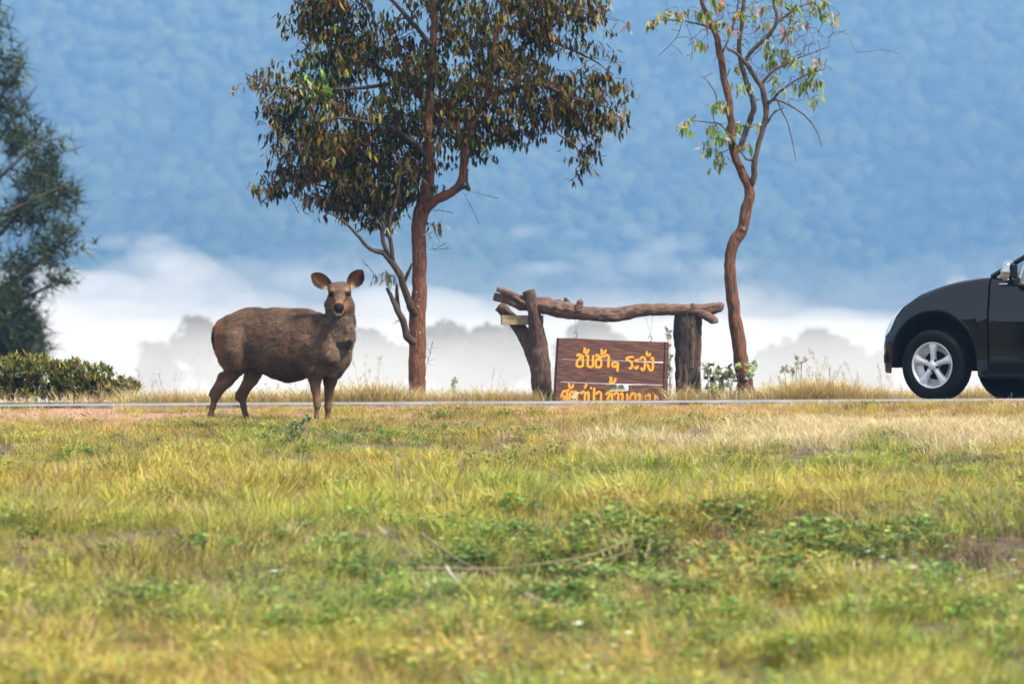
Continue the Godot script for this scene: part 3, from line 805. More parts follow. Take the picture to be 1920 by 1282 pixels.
	# tips with leaves: [u, v, leaves, redness]
	var tufts := [[1226, 45, 6, 0.2], [1243, 30, 4, 0.1], [1255, 28, 5, 0.1], [1270, 30, 7, 0.3], [1300, 28, 5, 0.5], [1322, 28, 9, 0.4], [1336, 44, 9, 0.6], [1352, 48, 6, 0.3], [1310, 84, 5, 0], [1318, 88, 4, 0], [1340, 203, 6, 0], [1352, 200, 5, 0.2], [1366, 196, 7, 0], [1280, 238, 7, 0], [1286, 246, 6, 0], [1300, 225, 4, 0], [1332, 240, 6, 0.1], [1340, 248, 5, 0], [1374, 238, 6, 0], [1388, 236, 5, 0], [1370, 258, 6, 0], [1350, 262, 6, 0], [1338, 262, 4, 0], [1412, 238, 5, 0], [1350, 292, 6, 0], [1352, 305, 6, 0.1], [1342, 318, 4, 0], [1325, 287, 4, 0], [1332, 280, 4, 0], [1318, 270, 3, 0.3], [1398, 276, 4, 0.3], [1380, 165, 5, 0], [1398, 164, 5, 0], [1440, 85, 6, 0], [1450, 98, 7, 0], [1468, 100, 9, 0], [1478, 112, 9, 0], [1442, 118, 6, 0], [1460, 120, 7, 0], [1490, 118, 5, 0], [1502, 162, 7, 0], [1518, 155, 6, 0], [1534, 158, 7, 0.1], [1530, 130, 7, 0], [1512, 132, 5, 0], [1534, 116, 4, 0.9], [1518, 192, 4, 0], [1536, 184, 4, 0], [1548, 30, 6, 0], [1556, 36, 5, 0.4], [1540, 8, 7, 0], [1525, 4, 6, 0], [1520, 20, 5, 0], [1490, 18, 6, 0.1], [1465, 8, 6, 0.1], [1478, 32, 5, 0.2], [1476, 72, 5, 0.7], [1475, 62, 3, 0.6], [1448, 150, 5, 0], [1458, 170, 5, 0], [1376, 130, 3, 0], [1372, 60, 5, 0.4], [1385, 30, 6, 0.6], [1400, 30, 5, 0.5], [1420, 20, 5, 0.5], [1430, 44, 5, 0.4], [1352, 10, 6, 0.5], [1340, 5, 5, 0.4], [1502, 45, 4, 0.3], [1480, 52, 4, 0.2], [1440, -20, 8, 0.2], [1470, -40, 8, 0.2], [1400, -60, 8, 0.2], [1360, -40, 8, 0.2], [1320, -50, 6, 0.2], [1510, -30, 8, 0.1], [1430, -90, 8, 0.1], [1370, -100, 8, 0.1]]
	var b := Builder.new()
	var tips := []
	for e in tufts: tips.append(at(e[0], e[1] - 4, d) + Vector3(0, 0, rng.randf_range(-0.1, 0.35)) - base)
	var spray := []
	for c in [[1470, 60, 85, 65, 220], [1420, 60, 60, 60, 110], [1350, 30, 60, 40, 50], [1500, 130, 50, 40, 70], [1460, 170, 40, 40, 50], [1320, 60, 60, 50, 36], [1380, 20, 60, 40, 60], [1500, 40, 60, 40, 60], [1430, -60, 90, 60, 50]]:
		for k in c[4]:
			spray.append(at(c[0] + rng.randfn() * c[2] * 0.62, c[1] + rng.randfn() * c[3] * 0.6, d) + Vector3(0, 0, rng.randf_range(-0.35, 0.4)) - base)
	grow_twigs(sk, tips + spray, b, 0.0062, Color.WHITE)
	tag(part("twigs", b.mesh(), bark([lin(0.05, 0.035, 0.03), lin(0.13, 0.09, 0.075)], 57), t), "", "", "", "stuff")
	# the pale green lichen on the bark
	var spots := plain(lin(0.10, 0.125, 0.055), 0.95)
	for e in [[1394, 429, 4.2, 0.2], [1381, 294, 3, 0.14], [1386, 306, 2.6, 0.14], [1374, 545, 1.6, 0.07]]:
		var rr: float = e[2] * d / LENS
		var ph := rng.randf() * 9.0
		var m := ball(12, 8, func(p): return Vector3(p.x * rr * (1.0 + 0.25 * lump_fine.get_noise_2d(p.x * 40 + ph, p.y * 40)), p.y * rr * (1.0 + 0.3 * lump_fine.get_noise_2d(p.y * 30 - ph, p.x * 30)), p.z * 0.008))
		part("lichen", m, spots, t, Transform3D(Basis.IDENTITY, at(e[0], e[1], d) - base + Vector3(0, 0, 0.064 if e[2] > 4 else 0.045)))
	var shapes := [leaf_mesh(0.115, 0.042, 0.3), leaf_mesh(0.13, 0.044, -0.3), leaf_mesh(0.10, 0.040, 0.5, 0.4)]
	var list := []
	for k in tufts.size():
		for j in int(tufts[k][2] * 1.9):
			var c: Color = [Color(0.15, 0.23, 0.03), Color(0.21, 0.26, 0.04), Color(0.09, 0.16, 0.025), Color(0.26, 0.24, 0.055)][rng.randi() % 4]
			if rng.randf() < tufts[k][3]: c = [Color(0.42, 0.12, 0.09), Color(0.38, 0.20, 0.12), Color(0.30, 0.26, 0.10)][rng.randi() % 3]
			c *= rng.randf_range(0.7, 1.15)
			var off := Vector3(rng.randf_range(-1, 1), rng.randf_range(-0.5, 0.5), rng.randf_range(-1, 1)) * 0.07
			list.append([hang(tips[k] + off, rng.randf() * TAU, rng.randf_range(-1.0, 0.7), rng.randf_range(0.7, 1.15)), c, rng.randf() - (10.0 if tufts[k][1] < -5 else 0.0)])
	leaves_on(t, list, shapes, 0.6, 300)

func make_feathery_tree() -> void:
	var d := 92.0
	var base := at(-70, 700, d)
	base.y = ground(base.x, d)
	var t := thing("feathery_tree", "tall dark feathery tree at the left edge behind the bush", "tree", base)
	var skin := bark([lin(0.03, 0.022, 0.018), lin(0.08, 0.06, 0.05)], 61)
	var sk := Skeleton.new()
	limb(t, "trunk", [[-70, 960, 26, 0], [-66, 700, 20, 0], [-60, 500, 17, 0], [-58, 300, 13, 0], [-50, 100, 9, 0], [-40, -60, 6, 0], [-30, -160, 3, 0]], d, skin, sk, 12)
	for e in [[560, 150, 430, 8], [470, 90, 300, 7], [420, 135, 345, 7], [360, 100, 250, 6], [300, 70, 160, 6], [250, 55, 90, 5], [590, 120, 520, 7], [640, 60, 560, 7], [150, 5, 30, 4], [60, -10, -40, 4], [620, 30, 640, 6], [400, -200, 300, 7], [500, -210, 420, 7], [250, -180, 120, 6], [600, -200, 560, 7]]:
		var from_v: float = e[0]
		limb(t, "branch", [[-58, from_v, e[3], 0], [lerpf(-58, e[1], 0.35), lerpf(from_v, e[2], 0.2), e[3] * 0.7, rng.randf_range(-0.6, 0.6)], [lerpf(-58, e[1], 0.7), lerpf(from_v, e[2], 0.62), e[3] * 0.4, rng.randf_range(-0.8, 0.8)], [e[1], e[2], e[3] * 0.15, rng.randf_range(-0.8, 0.8)]], d, skin, sk, 6)
	var tips := []
	for c in [[12, 130, 26, 40, 26], [30, 190, 26, 30, 20], [35, 250, 45, 50, 60], [90, 290, 22, 34, 26], [60, 340, 50, 34, 56], [125, 375, 24, 20, 26], [90, 400, 30, 24, 28], [20, 420, 50, 40, 50], [135, 440, 26, 16, 22], [100, 475, 34, 20, 26], [60, 500, 40, 22, 34], [125, 525, 18, 16, 14], [30, 560, 40, 30, 60], [-10, 610, 60, 50, 190], [50, 600, 30, 30, 50], [20, 655, 50, 30, 110], [75, 655, 26, 20, 24], [-3, 50, 8, 40, 14], [-60, 100, 60, 110, 60], [-100, 330, 110, 140, 130], [-120, 560, 120, 110, 200], [-30, -60, 50, 60, 40]]:
		var hearts := []
		for k in 4: hearts.append(Vector3(rng.randfn(), rng.randfn(), rng.randfn()).normalized() * pow(rng.randf(), 0.5))
		for k in int(c[4] * (0.75 if c[0] > 0 and c[1] < 550 else 1.0)):
			var q: Vector3 = hearts[rng.randi() % 4] * 0.9 + Vector3(rng.randfn(), rng.randfn(), rng.randfn()) * 0.28
			tips.append(at(c[0] - 6 + q.x * c[2], c[1] + q.y * c[3], d) + Vector3(0, 0, q.z * 1.3) - base)
	var b := Builder.new()
	grow_twigs(sk, tips, b, 0.006, Color.WHITE)
	tag(part("twigs", b.mesh(), skin, t), "", "", "", "stuff")
	var shape := grass_tuft(77, 12, 0.22, 0.03, 0.018, 1.6, [Color(0.022, 0.036, 0.014), Color(0.034, 0.050, 0.018), Color(0.016, 0.026, 0.011)])
	var places := []
	var tints := []
	for p in tips:
		for k in 2:
			places.append(Transform3D(Basis.from_euler(Vector3(rng.randf_range(-1.8, 1.8), rng.randf() * TAU, rng.randf_range(-1, 1))).scaled(Vector3.ONE * rng.randf_range(0.7, 1.2)), p + Vector3(rng.randfn(), rng.randfn(), rng.randfn()) * 0.12))
			tints.append(Color.WHITE * rng.randf_range(0.6, 1.3))
	many("foliage", shape, tinted(0.6, 0.3), places, tints, t)

func make_misty_trees() -> void:
	var leaf := weed_mesh(91, 16, 0.55, 0.6, 0.5, [Color(0.026, 0.034, 0.022), Color(0.036, 0.044, 0.028)])
	var mat := tinted(0.8, 0.2)
	var skin := bark([lin(0.05, 0.04, 0.03), lin(0.10, 0.08, 0.06)], 71, 0.0)
	var all := [
		[295, 365, 800, [[295, 672, 16, 16, 50], [295, 695, 26, 18, 60], [294, 715, 32, 14, 50]], "small cone shaped tree in the mist left of the deer"],
		[372, 340, 820, [[375, 630, 26, 14, 70], [362, 655, 22, 10, 40], [400, 648, 20, 22, 40], [400, 700, 34, 24, 70]], "flat topped tree in the mist just behind the deer's rump"],
		[700, 330, 820, [[690, 668, 38, 24, 110], [720, 690, 50, 26, 120], [665, 690, 34, 26, 70]], "low round tree in the mist between deer and double stemmed tree"],
		[835, 330, 830, [[832, 648, 34, 20, 110], [850, 668, 38, 22, 120], [820, 690, 40, 22, 90], [868, 698, 40, 22, 90]], "dome crowned tree in the mist right of the double stemmed trunk"],
		[925, 350, 830, [[930, 640, 34, 18, 80], [905, 668, 28, 16, 50], [952, 680, 34, 26, 70], [920, 704, 40, 18, 60]], "broad tree in the mist behind the forked post"],
		[1110, 345, 830, [[1100, 634, 34, 16, 90], [1130, 655, 40, 18, 90], [1080, 665, 40, 20, 80], [1150, 690, 50, 20, 80], [1080, 705, 50, 20, 80]], "misty tree behind the hanging sign"],
		[1535, 420, 840, [[1540, 648, 40, 18, 80], [1500, 668, 42, 18, 70], [1580, 672, 36, 20, 70], [1540, 692, 70, 20, 100]], "wide faint tree in the mist between slender tree and car"],
		[1450, 430, 840, [[1445, 680, 26, 14, 40], [1440, 702, 34, 16, 50]], "small faint tree in the mist beside the slender trunk"],
		[1640, 330, 840, [[1642, 690, 20, 12, 30], [1636, 708, 30, 14, 50]], "low faint tree in the mist in front of the car"],
	]
	for e in all:
		var d: float = e[1]
		var base := at(e[0], e[2], d)
		base.y = ground(base.x, d)
		var t := thing("misty_tree", e[4], "tree", base, "trees standing in the valley mist")
		var sk := Skeleton.new()
		var foot := LEVEL - (base.y - EYE) * LENS / d
		limb(t, "trunk", [[e[0], foot, 7, 0], [e[0] + 3, lerpf(foot, 700, 0.5), 6, 0], [e[0], 700, 4.5, 0], [e[0], e[3][0][1], 1.5, 0]], d, skin, sk, 8)
		var tips := []
		for c in e[3]:
			var hearts := []
			for k in 7: hearts.append(Vector3(rng.randfn(), rng.randfn(), rng.randfn()).normalized() * pow(rng.randf(), 0.4))
			for k in int(c[4] * 0.8):
				var q: Vector3 = hearts[rng.randi() % 7] * 0.85 + Vector3(rng.randfn(), rng.randfn(), rng.randfn()) * 0.2
				tips.append(at(c[0] + q.x * c[2], c[1] + q.y * c[3], d) + Vector3(0, 0, q.z * c[2] * d / LENS) - base)
		var b := Builder.new()
		grow_twigs(sk, tips, b, 0.03, Color.WHITE)
		tag(part("twigs", b.mesh(), skin, t), "", "", "", "stuff")
		var places := []
		var tints := []
		for p in tips:
			for k in 3:
				places.append(Transform3D(Basis.from_euler(Vector3(rng.randf_range(-1, 1), rng.randf() * TAU, rng.randf_range(-1, 1))).scaled(Vector3.ONE * rng.randf_range(0.4, 0.85)), p + Vector3(rng.randfn(), rng.randfn(), rng.randfn()) * 0.25))
				tints.append(Color.WHITE * rng.randf_range(0.7, 1.3))
		many("foliage", leaf, mat, places, tints, t)

func shrub(called: String, label: String, d: float, clumps: Array, stems: int, leaf: Array, palette: Array, size: float) -> void:
	var base := at(clumps[0][0], 750, d)
	base.y = ground(base.x, d)
	var t := thing(called, label, "shrub", base)
	var sk := Skeleton.new()
	var b := Builder.new()
	for k in stems:
		var c: Array = clumps[k % clumps.size()]
		var top := at(c[0] + rng.randf_range(-1, 1) * c[2] * 0.8, c[1], d) - base
		var foot := Vector3(top.x * 0.9 + rng.randf_range(-0.05, 0.05), -0.03, rng.randf_range(-0.3, 0.3))
		foot.y = ground(foot.x + base.x, d - foot.z) - base.y - 0.02
		var list := [[foot, 0.009 * size], [foot.lerp(top, 0.5) + Vector3(rng.randf_range(-0.04, 0.04), 0, rng.randf_range(-0.06, 0.06)) * size, 0.007 * size], [top, 0.003 * size]]
		var cc := curve(list, 3)
		b.ring_tube(cc[0], cc[1], 5)
		for j in cc[0].size(): sk.add(cc[0][j], cc[1][j])
	var tips := []
	for c in clumps:
		for k in c[4]:
			var q := Vector3(rng.randfn(), rng.randfn(), rng.randfn()).normalized() * pow(rng.randf(), 0.4)
			tips.append(at(c[0] + q.x * c[2], c[1] + q.y * c[3], d) + Vector3(0, 0, q.z * 0.4) - base)
	grow_twigs(sk, tips, b, 0.0025, Color.WHITE)
	tag(part("stems", b.mesh(), bark([lin(0.06, 0.04, 0.03), lin(0.15, 0.10, 0.07)], 81, 0.0), t), "", "", "", "stuff")
	var list := []
	for p in tips:
		var n := rng.randi_range(5, 8)
		for k in n:
			var tr := Transform3D(Basis.from_euler(Vector3(PI - rng.randf_range(0.35, 1.3), TAU * k / n + rng.randf_range(-0.3, 0.3), 0), EULER_ORDER_YXZ).scaled(Vector3.ONE * size * rng.randf_range(0.7, 1.2)), p + Vector3(0, rng.randf_range(-0.02, 0.02), 0))
			list.append([tr, palette[rng.randi() % palette.size()] * rng.randf_range(0.7, 1.2), p.z * 0.5 + rng.randf()])
	leaves_on(t, list, leaf, 0.45, 150)

func make_shrubs() -> void:
	var narrow := [leaf_mesh(0.10, 0.028, 0.2), leaf_mesh(0.085, 0.026, -0.15)]
	shrub("leafy_bush", "low spreading olive green bush at the left edge of the road", 61.2, [[50, 700, 85, 34, 320], [150, 710, 62, 32, 220], [-60, 705, 80, 36, 140], [222, 730, 46, 20, 100], [30, 738, 110, 16, 150], [160, 742, 100, 12, 120]], 60, narrow, [Color(0.10, 0.14, 0.025), Color(0.17, 0.19, 0.04), Color(0.06, 0.09, 0.02), Color(0.24, 0.15, 0.05), Color(0.22, 0.20, 0.05)], 1.0)
	var broad := [leaf_mesh(0.09, 0.06, 0.3), leaf_mesh(0.075, 0.055, -0.2)]
	shrub("broad_leaved_shrub", "small dark shrub with a few round green leaves between post and slender trunk", 60.2, [[1345, 715, 26, 26, 22], [1370, 700, 22, 18, 10], [1330, 690, 10, 10, 4], [1345, 733, 18, 6, 6]], 14, broad, [Color(0.16, 0.26, 0.04), Color(0.26, 0.34, 0.06), Color(0.05, 0.05, 0.02), Color(0.08, 0.06, 0.03)], 0.8)
	shrub("leafy_sapling", "thin green sapling growing against the right side of the slender trunk", 59.9, [[1412, 690, 9, 10, 5], [1405, 712, 10, 12, 5]], 4, broad, [Color(0.24, 0.34, 0.05), Color(0.14, 0.24, 0.04)], 0.85)
	shrub("roadside_weed", "tall sparse weed with round leaves standing beside the dry tuft", 60.8, [[1500, 680, 14, 12, 5], [1478, 700, 18, 14, 8]], 8, broad, [Color(0.18, 0.24, 0.05), Color(0.22, 0.16, 0.07)], 0.6)
	shrub("climbing_weed", "slim green weed between hanging sign and thick post", 60.9, [[1254, 624, 5, 12, 5], [1256, 690, 8, 40, 10]], 3, broad, [Color(0.14, 0.22, 0.05), Color(0.08, 0.12, 0.03)], 0.6)
	shrub("young_weed", "short green weed beside the double stemmed trunk on the far verge", 60.7, [[852, 716, 5, 8, 5], [850, 732, 7, 8, 5]], 3, broad, [Color(0.2, 0.3, 0.06)], 0.45)
	shrub("thistle_weed", "dark leafy weed standing in the grass below the deer's chest", 48.2, [[556, 806, 17, 22, 30], [548, 834, 22, 16, 34], [572, 788, 7, 7, 8]], 4, broad, [Color(0.10, 0.17, 0.03), Color(0.16, 0.24, 0.04), Color(0.08, 0.08, 0.025)], 0.42)

# ---------------------------------------------------------------- blobs: smooth unions of tapered bones, meshed as surface nets
class Field:
	var lo: Vector3
	var h: float
	var nx: int
	var ny: int
	var nz: int
	var a := PackedFloat32Array()   # soft group
	var b := PackedFloat32Array()   # tight group
	var ka := 38.0
	var kb := 95.0
	func _init(from: Vector3, to: Vector3, cell: float) -> void:
		lo = from; h = cell
		nx = int((to.x - from.x) / cell) + 1
		ny = int((to.y - from.y) / cell) + 1
		nz = int((to.z - from.z) / cell) + 1
		a.resize(nx * ny * nz); b.resize(nx * ny * nz)
	func bone(p: Vector3, q: Vector3, rp: float, rq: float, tight: bool, side := Vector3.ZERO, flat := 1.0) -> void:
		var k := kb if tight else ka
		var pad := 0.045 if tight else 0.1
		var r := maxf(rp, rq) * maxf(1.0, flat) + pad
		var mn := Vector3(minf(p.x, q.x), minf(p.y, q.y), minf(p.z, q.z)) - Vector3.ONE * r
		var mx := Vector3(maxf(p.x, q.x), maxf(p.y, q.y), maxf(p.z, q.z)) + Vector3.ONE * r
		var x0 := maxi(0, int((mn.x - lo.x) / h)); var x1 := mini(nx - 1, int((mx.x - lo.x) / h) + 1)
		var y0 := maxi(0, int((mn.y - lo.y) / h)); var y1 := mini(ny - 1, int((mx.y - lo.y) / h) + 1)
		var z0 := maxi(0, int((mn.z - lo.z) / h)); var z1 := mini(nz - 1, int((mx.z - lo.z) / h) + 1)
		var g := 1.0 / flat - 1.0
		var ab := q - p
		ab += side * ab.dot(side) * g
		var l2 := maxf(ab.length_squared(), 1e-9)
		var dr := rq - rp
		var arr := b if tight else a
		for z in range(z0, z1 + 1):
			for y in range(y0, y1 + 1):
				var i := (z * ny + y) * nx + x0
				var w := lo + Vector3(x0, y, z) * h - p
				for x in range(x0, x1 + 1):
					var s := w + side * (w.dot(side) * g)
					var t := clampf(s.dot(ab) / l2, 0.0, 1.0)
					var dist := (s - ab * t).length() - rp - dr * t
					if dist < pad: arr[i] += exp(-k * dist)
					i += 1
					w.x += h
		if tight: b = arr
		else: a = arr
	func mesh_into(m: Builder, tone: Callable) -> void:
		var f := PackedFloat32Array()
		f.resize(a.size())
		for i in a.size():
			var p := 0.2 if a[i] < 1e-6 else minf(0.2, -log(a[i]) / ka)
			var q := 0.2 if b[i] < 1e-6 else minf(0.2, -log(b[i]) / kb)
			var e := maxf(0.05 - absf(p - q), 0.0)
			f[i] = minf(p, q) - e * e * 5.0
		var made := {}
		var step := [1, nx, nx * ny]
		for z in range(1, nz - 1):
			for y in range(1, ny - 1):
				var i := (z * ny + y) * nx + 1
				for x in range(1, nx - 1):
					var here := f[i] < 0.0
					for ax in 3:
						if (f[i + step[ax]] < 0.0) != here:
							var s1: int = step[(ax + 1) % 3]
							var s2: int = step[(ax + 2) % 3]
							var ids := []
							for c in [i, i - s1, i - s1 - s2, i - s2]:
								if not made.has(c): made[c] = corner(f, c, m, tone)
								ids.append(made[c])
							m.quad(ids[0], ids[1], ids[2], ids[3], m.n[ids[0]] + m.n[ids[2]], false)
					i += 1
	func corner(f: PackedFloat32Array, c: int, m: Builder, tone: Callable) -> int:
		var v := []
		for k in 8: v.append(f[c + (k & 1) + ((k >> 1) & 1) * nx + (k >> 2) * nx * ny])
		var sum := Vector3.ZERO
		var count := 0
		for k in 8:
			for ax in [1, 2, 4]:
				if k & ax == 0 and (v[k] < 0.0) != (v[k | ax] < 0.0):
					var t: float = v[k] / (v[k] - v[k | ax])
					var p := Vector3(k & 1, (k >> 1) & 1, k >> 2)
					p += Vector3(1 if ax == 1 else 0, 1 if ax == 2 else 0, 1 if ax == 4 else 0) * t
					sum += p
					count += 1
		sum /= maxi(count, 1)
		var g := Vector3(v[1] + v[3] + v[5] + v[7] - v[0] - v[2] - v[4] - v[6], v[2] + v[3] + v[6] + v[7] - v[0] - v[1] - v[4] - v[5], v[4] + v[5] + v[6] + v[7] - v[0] - v[1] - v[2] - v[3]).normalized()
		var z := c / (nx * ny)
		var y := (c / nx) % ny
		var w := lo + (Vector3(c % nx, y, z) + sum) * h
		return m.put(w, g, tone.call(w))

# ---------------------------------------------------------------- the deer
const DS := 52.0 / 10250.0 / 4.006   # metres per unit of the deer's own drawing

func q3(x: float, y: float, z: float) -> Vector3:
	return Vector3((x - 560.0) * DS + 0.0439 * z, (1200.0 - y) * DS, z)

func za(x: float) -> float:   # the body is turned towards the viewer: how near its middle plane is
	return (x - 600.0) * DS * 0.47

func soft(e0: float, e1: float, x: float) -> float:
	return smoothstep(e0, e1, x)

func coat(p: Vector3) -> Color:
	var x := (p.x - 0.0439 * p.z) / DS + 560.0
	var y := 1200.0 - p.y / DS
	var jit := lump_fine.get_noise_3dv(p * 2.0) * 16.0
	var c := Color(0.080, 0.046, 0.030)
	c = c.lerp(Color(0.135, 0.082, 0.054), clampf(0.4 + 1.6 * lump_fine.get_noise_3dv(p * 0.45), 0, 1) * 0.75)
	var rump := soft(260, 150, x + jit) * soft(980, 820, y) * soft(380, 470, y)
	c = c.lerp(Color(0.19, 0.085, 0.034), rump * 0.85)
	if y > 750 and x < 520 and p.z < za(x) - 0.02: c = c.lerp(Color(0.26, 0.16, 0.085), 0.6 * soft(750, 800, y) * soft(1000, 900, y))
	if y > 850: c = c.lerp(Color(0.13, 0.075, 0.045), soft(880, 1000, y) * 0.6)
	if y > 1165: c = Color(0.03, 0.022, 0.018)
	# dark tail
	if x < 136 + jit * 0.3 and y > 490 and y < 670: c = Color(0.022, 0.014, 0.011)
	var zh := p.z
	if x > 930 and y < 900:
		c = c.lerp(Color(0.135, 0.090, 0.064), soft(950, 1050, x) * soft(840, 700, y))
		# bare dark patch on the throat
		var top := 574.0 - (x - 1030.0) * 0.12 + jit * 0.15
		var lean := (y - 570.0) / 155.0
		if y > top and y < 728 and x > 1026 + lean * 46 + jit * 0.2 and x < 1154 - lean * 68 + jit * 0.2 and zh > za(1040) + 0.02: c = Color(0.017, 0.011, 0.010)
	if y < 420 and x > 930 and zh > 0.36:
		var e := minf(Vector2(x - 1004, y - 236).length(), Vector2(x - 1121, y - 234).length())
		c = Color(0.105, 0.068, 0.050)
		c = c.lerp(Color(0.165, 0.082, 0.042), soft(240, 275, y + jit * 0.4) * soft(0.44, 0.5, zh) * soft(400, 372, y))
		c = c.lerp(Color(0.085, 0.058, 0.05), soft(26, 14, absf(x - 1062)) * soft(185, 215, y) * soft(290, 265, y))
		c = c.lerp(Color(0.08, 0.05, 0.04), soft(200, 178, y) * 0.7)
		var brow := minf(Vector2((x - 1012) * 1.1, (y - 205) * 0.85).length(), Vector2((x - 1116) * 1.1, (y - 203) * 0.85).length())
		c = c.lerp(Color(0.20, 0.108, 0.05), soft(24, 12, brow))
		c = c.lerp(Color(0.02, 0.013, 0.011), soft(25, 15, e))
		if zh > 0.56:
			c = c.lerp(Color(0.022, 0.019, 0.022), soft(43, 36, Vector2((x - 1055) * 0.95, (y - 335) * 1.16).length()))
			c = c.lerp(Color(0.36, 0.30, 0.22), soft(362, 370, y) * soft(45, 35, absf(x - 1056)) * soft(402, 395, y))
			c = c.lerp(Color(0.03, 0.02, 0.017), soft(8, 4, absf(y - 372)) * soft(30, 20, absf(x - 1056)))
		c = c.lerp(Color(0.05, 0.035, 0.028), soft(398, 408, y) * soft(430, 415, y) * soft(60, 40, absf(x - 1060)))
	return c

func chain(f: Field, list: Array, tight: bool, off: float, side := Vector3.ZERO, flat := 1.0) -> void:
	for k in list.size() - 1:
		var a: Array = list[k]
		var b: Array = list[k + 1]
		f.bone(q3(a[0], a[1], (a[3] if a.size() > 3 else za(a[0])) + off), q3(b[0], b[1], (b[3] if b.size() > 3 else za(b[0])) + off), a[2], b[2], tight, side, flat)

func neck(f: Field) -> void:
	chain(f, [[1000, 610, 0.150, 0.21], [1045, 530, 0.110, 0.29], [1074, 450, 0.092, 0.335], [1076, 370, 0.080, 0.355], [1066, 290, 0.066, 0.385]], false, 0.0)
	chain(f, [[1040, 640, 0.105, 0.27], [1082, 545, 0.085, 0.315], [1084, 470, 0.078, 0.34]], false, 0.0)

func make_deer() -> void:
	var where := at(509.8, 793.4, 52.0)
	var t := thing("sambar_deer", "brown deer hind standing side on in the grass and facing the viewer", "deer", where)
	var f := Field.new(Vector3(-0.72, -0.06, -0.62), Vector3(0.84, 1.12, 0.62), 0.0125)
	var across := Vector3(-0.42, 0, 0.91).normalized()
	# trunk
	chain(f, [[245, 525, 0.160], [380, 525, 0.210], [520, 588, 0.280], [690, 620, 0.322], [840, 604, 0.288], [965, 590, 0.215]], false, 0.0, across, 0.80)
	chain(f, [[300, 470, 0.105], [420, 450, 0.115], [600, 455, 0.12], [800, 470, 0.12], [960, 500, 0.11]], false, 0.0)
	chain(f, [[985, 640, 0.155], [1035, 710, 0.118], [1020, 800, 0.085]], false, 0.02)
	neck(f)
	# legs
	chain(f, [[285, 560, 0.135], [292, 680, 0.118], [300, 760, 0.088], [225, 875, 0.060], [150, 965, 0.043], [132, 1000, 0.037], [112, 1080, 0.024], [96, 1140, 0.025], [84, 1180, 0.021], [74, 1215, 0.025]], true, 0.13)
	chain(f, [[190, 850, 0.045], [120, 960, 0.026], [105, 985, 0.026]], true, 0.13)
	chain(f, [[420, 640, 0.12], [428, 760, 0.098], [405, 865, 0.066], [345, 970, 0.043], [332, 1005, 0.038], [345, 1080, 0.025], [358, 1140, 0.024], [372, 1185, 0.020], [382, 1215, 0.025]], true, -0.17)
	chain(f, [[385, 870, 0.045], [308, 985, 0.026], [298, 1012, 0.024]], true, -0.17)
	chain(f, [[885, 640, 0.125], [880, 750, 0.098], [880, 850, 0.066], [884, 940, 0.042], [896, 1035, 0.031], [898, 1065, 0.027], [894, 1110, 0.014], [892, 1150, 0.019], [893, 1185, 0.016], [896, 1215, 0.024]], true, 0.13)
	chain(f, [[1010, 760, 0.095], [995, 880, 0.062], [986, 980, 0.040], [980, 1065, 0.030], [979, 1090, 0.027], [976, 1130, 0.014], [975, 1165, 0.019], [978, 1190, 0.016], [982, 1215, 0.024]], true, -0.15)
	chain(f, [[950, 500, 0.06], [930, 580, 0.075], [900, 690, 0.092], [885, 770, 0.08]], false, 0.165)
	chain(f, [[930, 600, 0.05], [985, 690, 0.07]], false, 0.20)
	chain(f, [[290, 540, 0.085], [305, 650, 0.10], [320, 730, 0.085]], false, 0.15)
	chain(f, [[205, 560, 0.075], [212, 650, 0.085], [235, 740, 0.075]], false, 0.08)
	# tail
	chain(f, [[178, 470, 0.032], [146, 515, 0.026], [128, 575, 0.022], [126, 640, 0.009]], true, 0.05)
	var b := Builder.new()
	f.mesh_into(b, coat)
	# head on a finer grid of its own
	var hf := Field.new(q3(900, 470, 0.18), q3(1230, 120, 0.76), 0.0052)
	hf.ka = 70.0
	hf.kb = 120.0
	neck(hf)
	hf.bone(q3(1062, 222, 0.40), q3(1062, 226, 0.46), 0.083, 0.073, false)
	hf.bone(q3(1018, 196, 0.42), q3(1108, 194, 0.42), 0.048, 0.048, false)
	for s in [-1, 1]:
		hf.bone(q3(1062 + s * 42, 268, 0.395), q3(1062 + s * 52, 316, 0.385), 0.046, 0.056, false)
		hf.bone(q3(1064 + s * 56, 330, 0.375), q3(1068 + s * 52, 420, 0.345), 0.056, 0.060, false)
	hf.bone(q3(1062, 240, 0.46), q3(1056, 322, 0.625), 0.060, 0.029, false)
	hf.bone(q3(1062, 300, 0.42), q3(1056, 368, 0.585), 0.062, 0.024, false)
	hf.bone(q3(1028, 314, 0.395), q3(1048, 345, 0.47), 0.060, 0.042, false)
	hf.bone(q3(1108, 314, 0.395), q3(1078, 345, 0.47), 0.060, 0.042, false)
	hf.bone(q3(1064, 350, 0.42), q3(1066, 420, 0.40), 0.055, 0.07, false)
	for s in [-1, 1]:
		hf.bone(q3(1062 + s * 54, 206, 0.455), q3(1062 + s * 47, 222, 0.49), 0.018, 0.014, true)     # brow
		hf.bone(q3(1055 + s * 16, 326, 0.640), q3(1055 + s * 24, 336, 0.628), 0.016, 0.013, true)     # nose wing
		hf.bone(q3(1056 + s * 20, 352, 0.622), q3(1056 + s * 26, 366, 0.60), 0.014, 0.012, true)      # upper lip
	hf.bone(q3(1055, 322, 0.64), q3(1055, 345, 0.648), 0.022, 0.018, true)
	hf.bone(q3(1056, 386, 0.575), q3(1056, 384, 0.60), 0.020, 0.014, true)
	hf.mesh_into(b, coat)
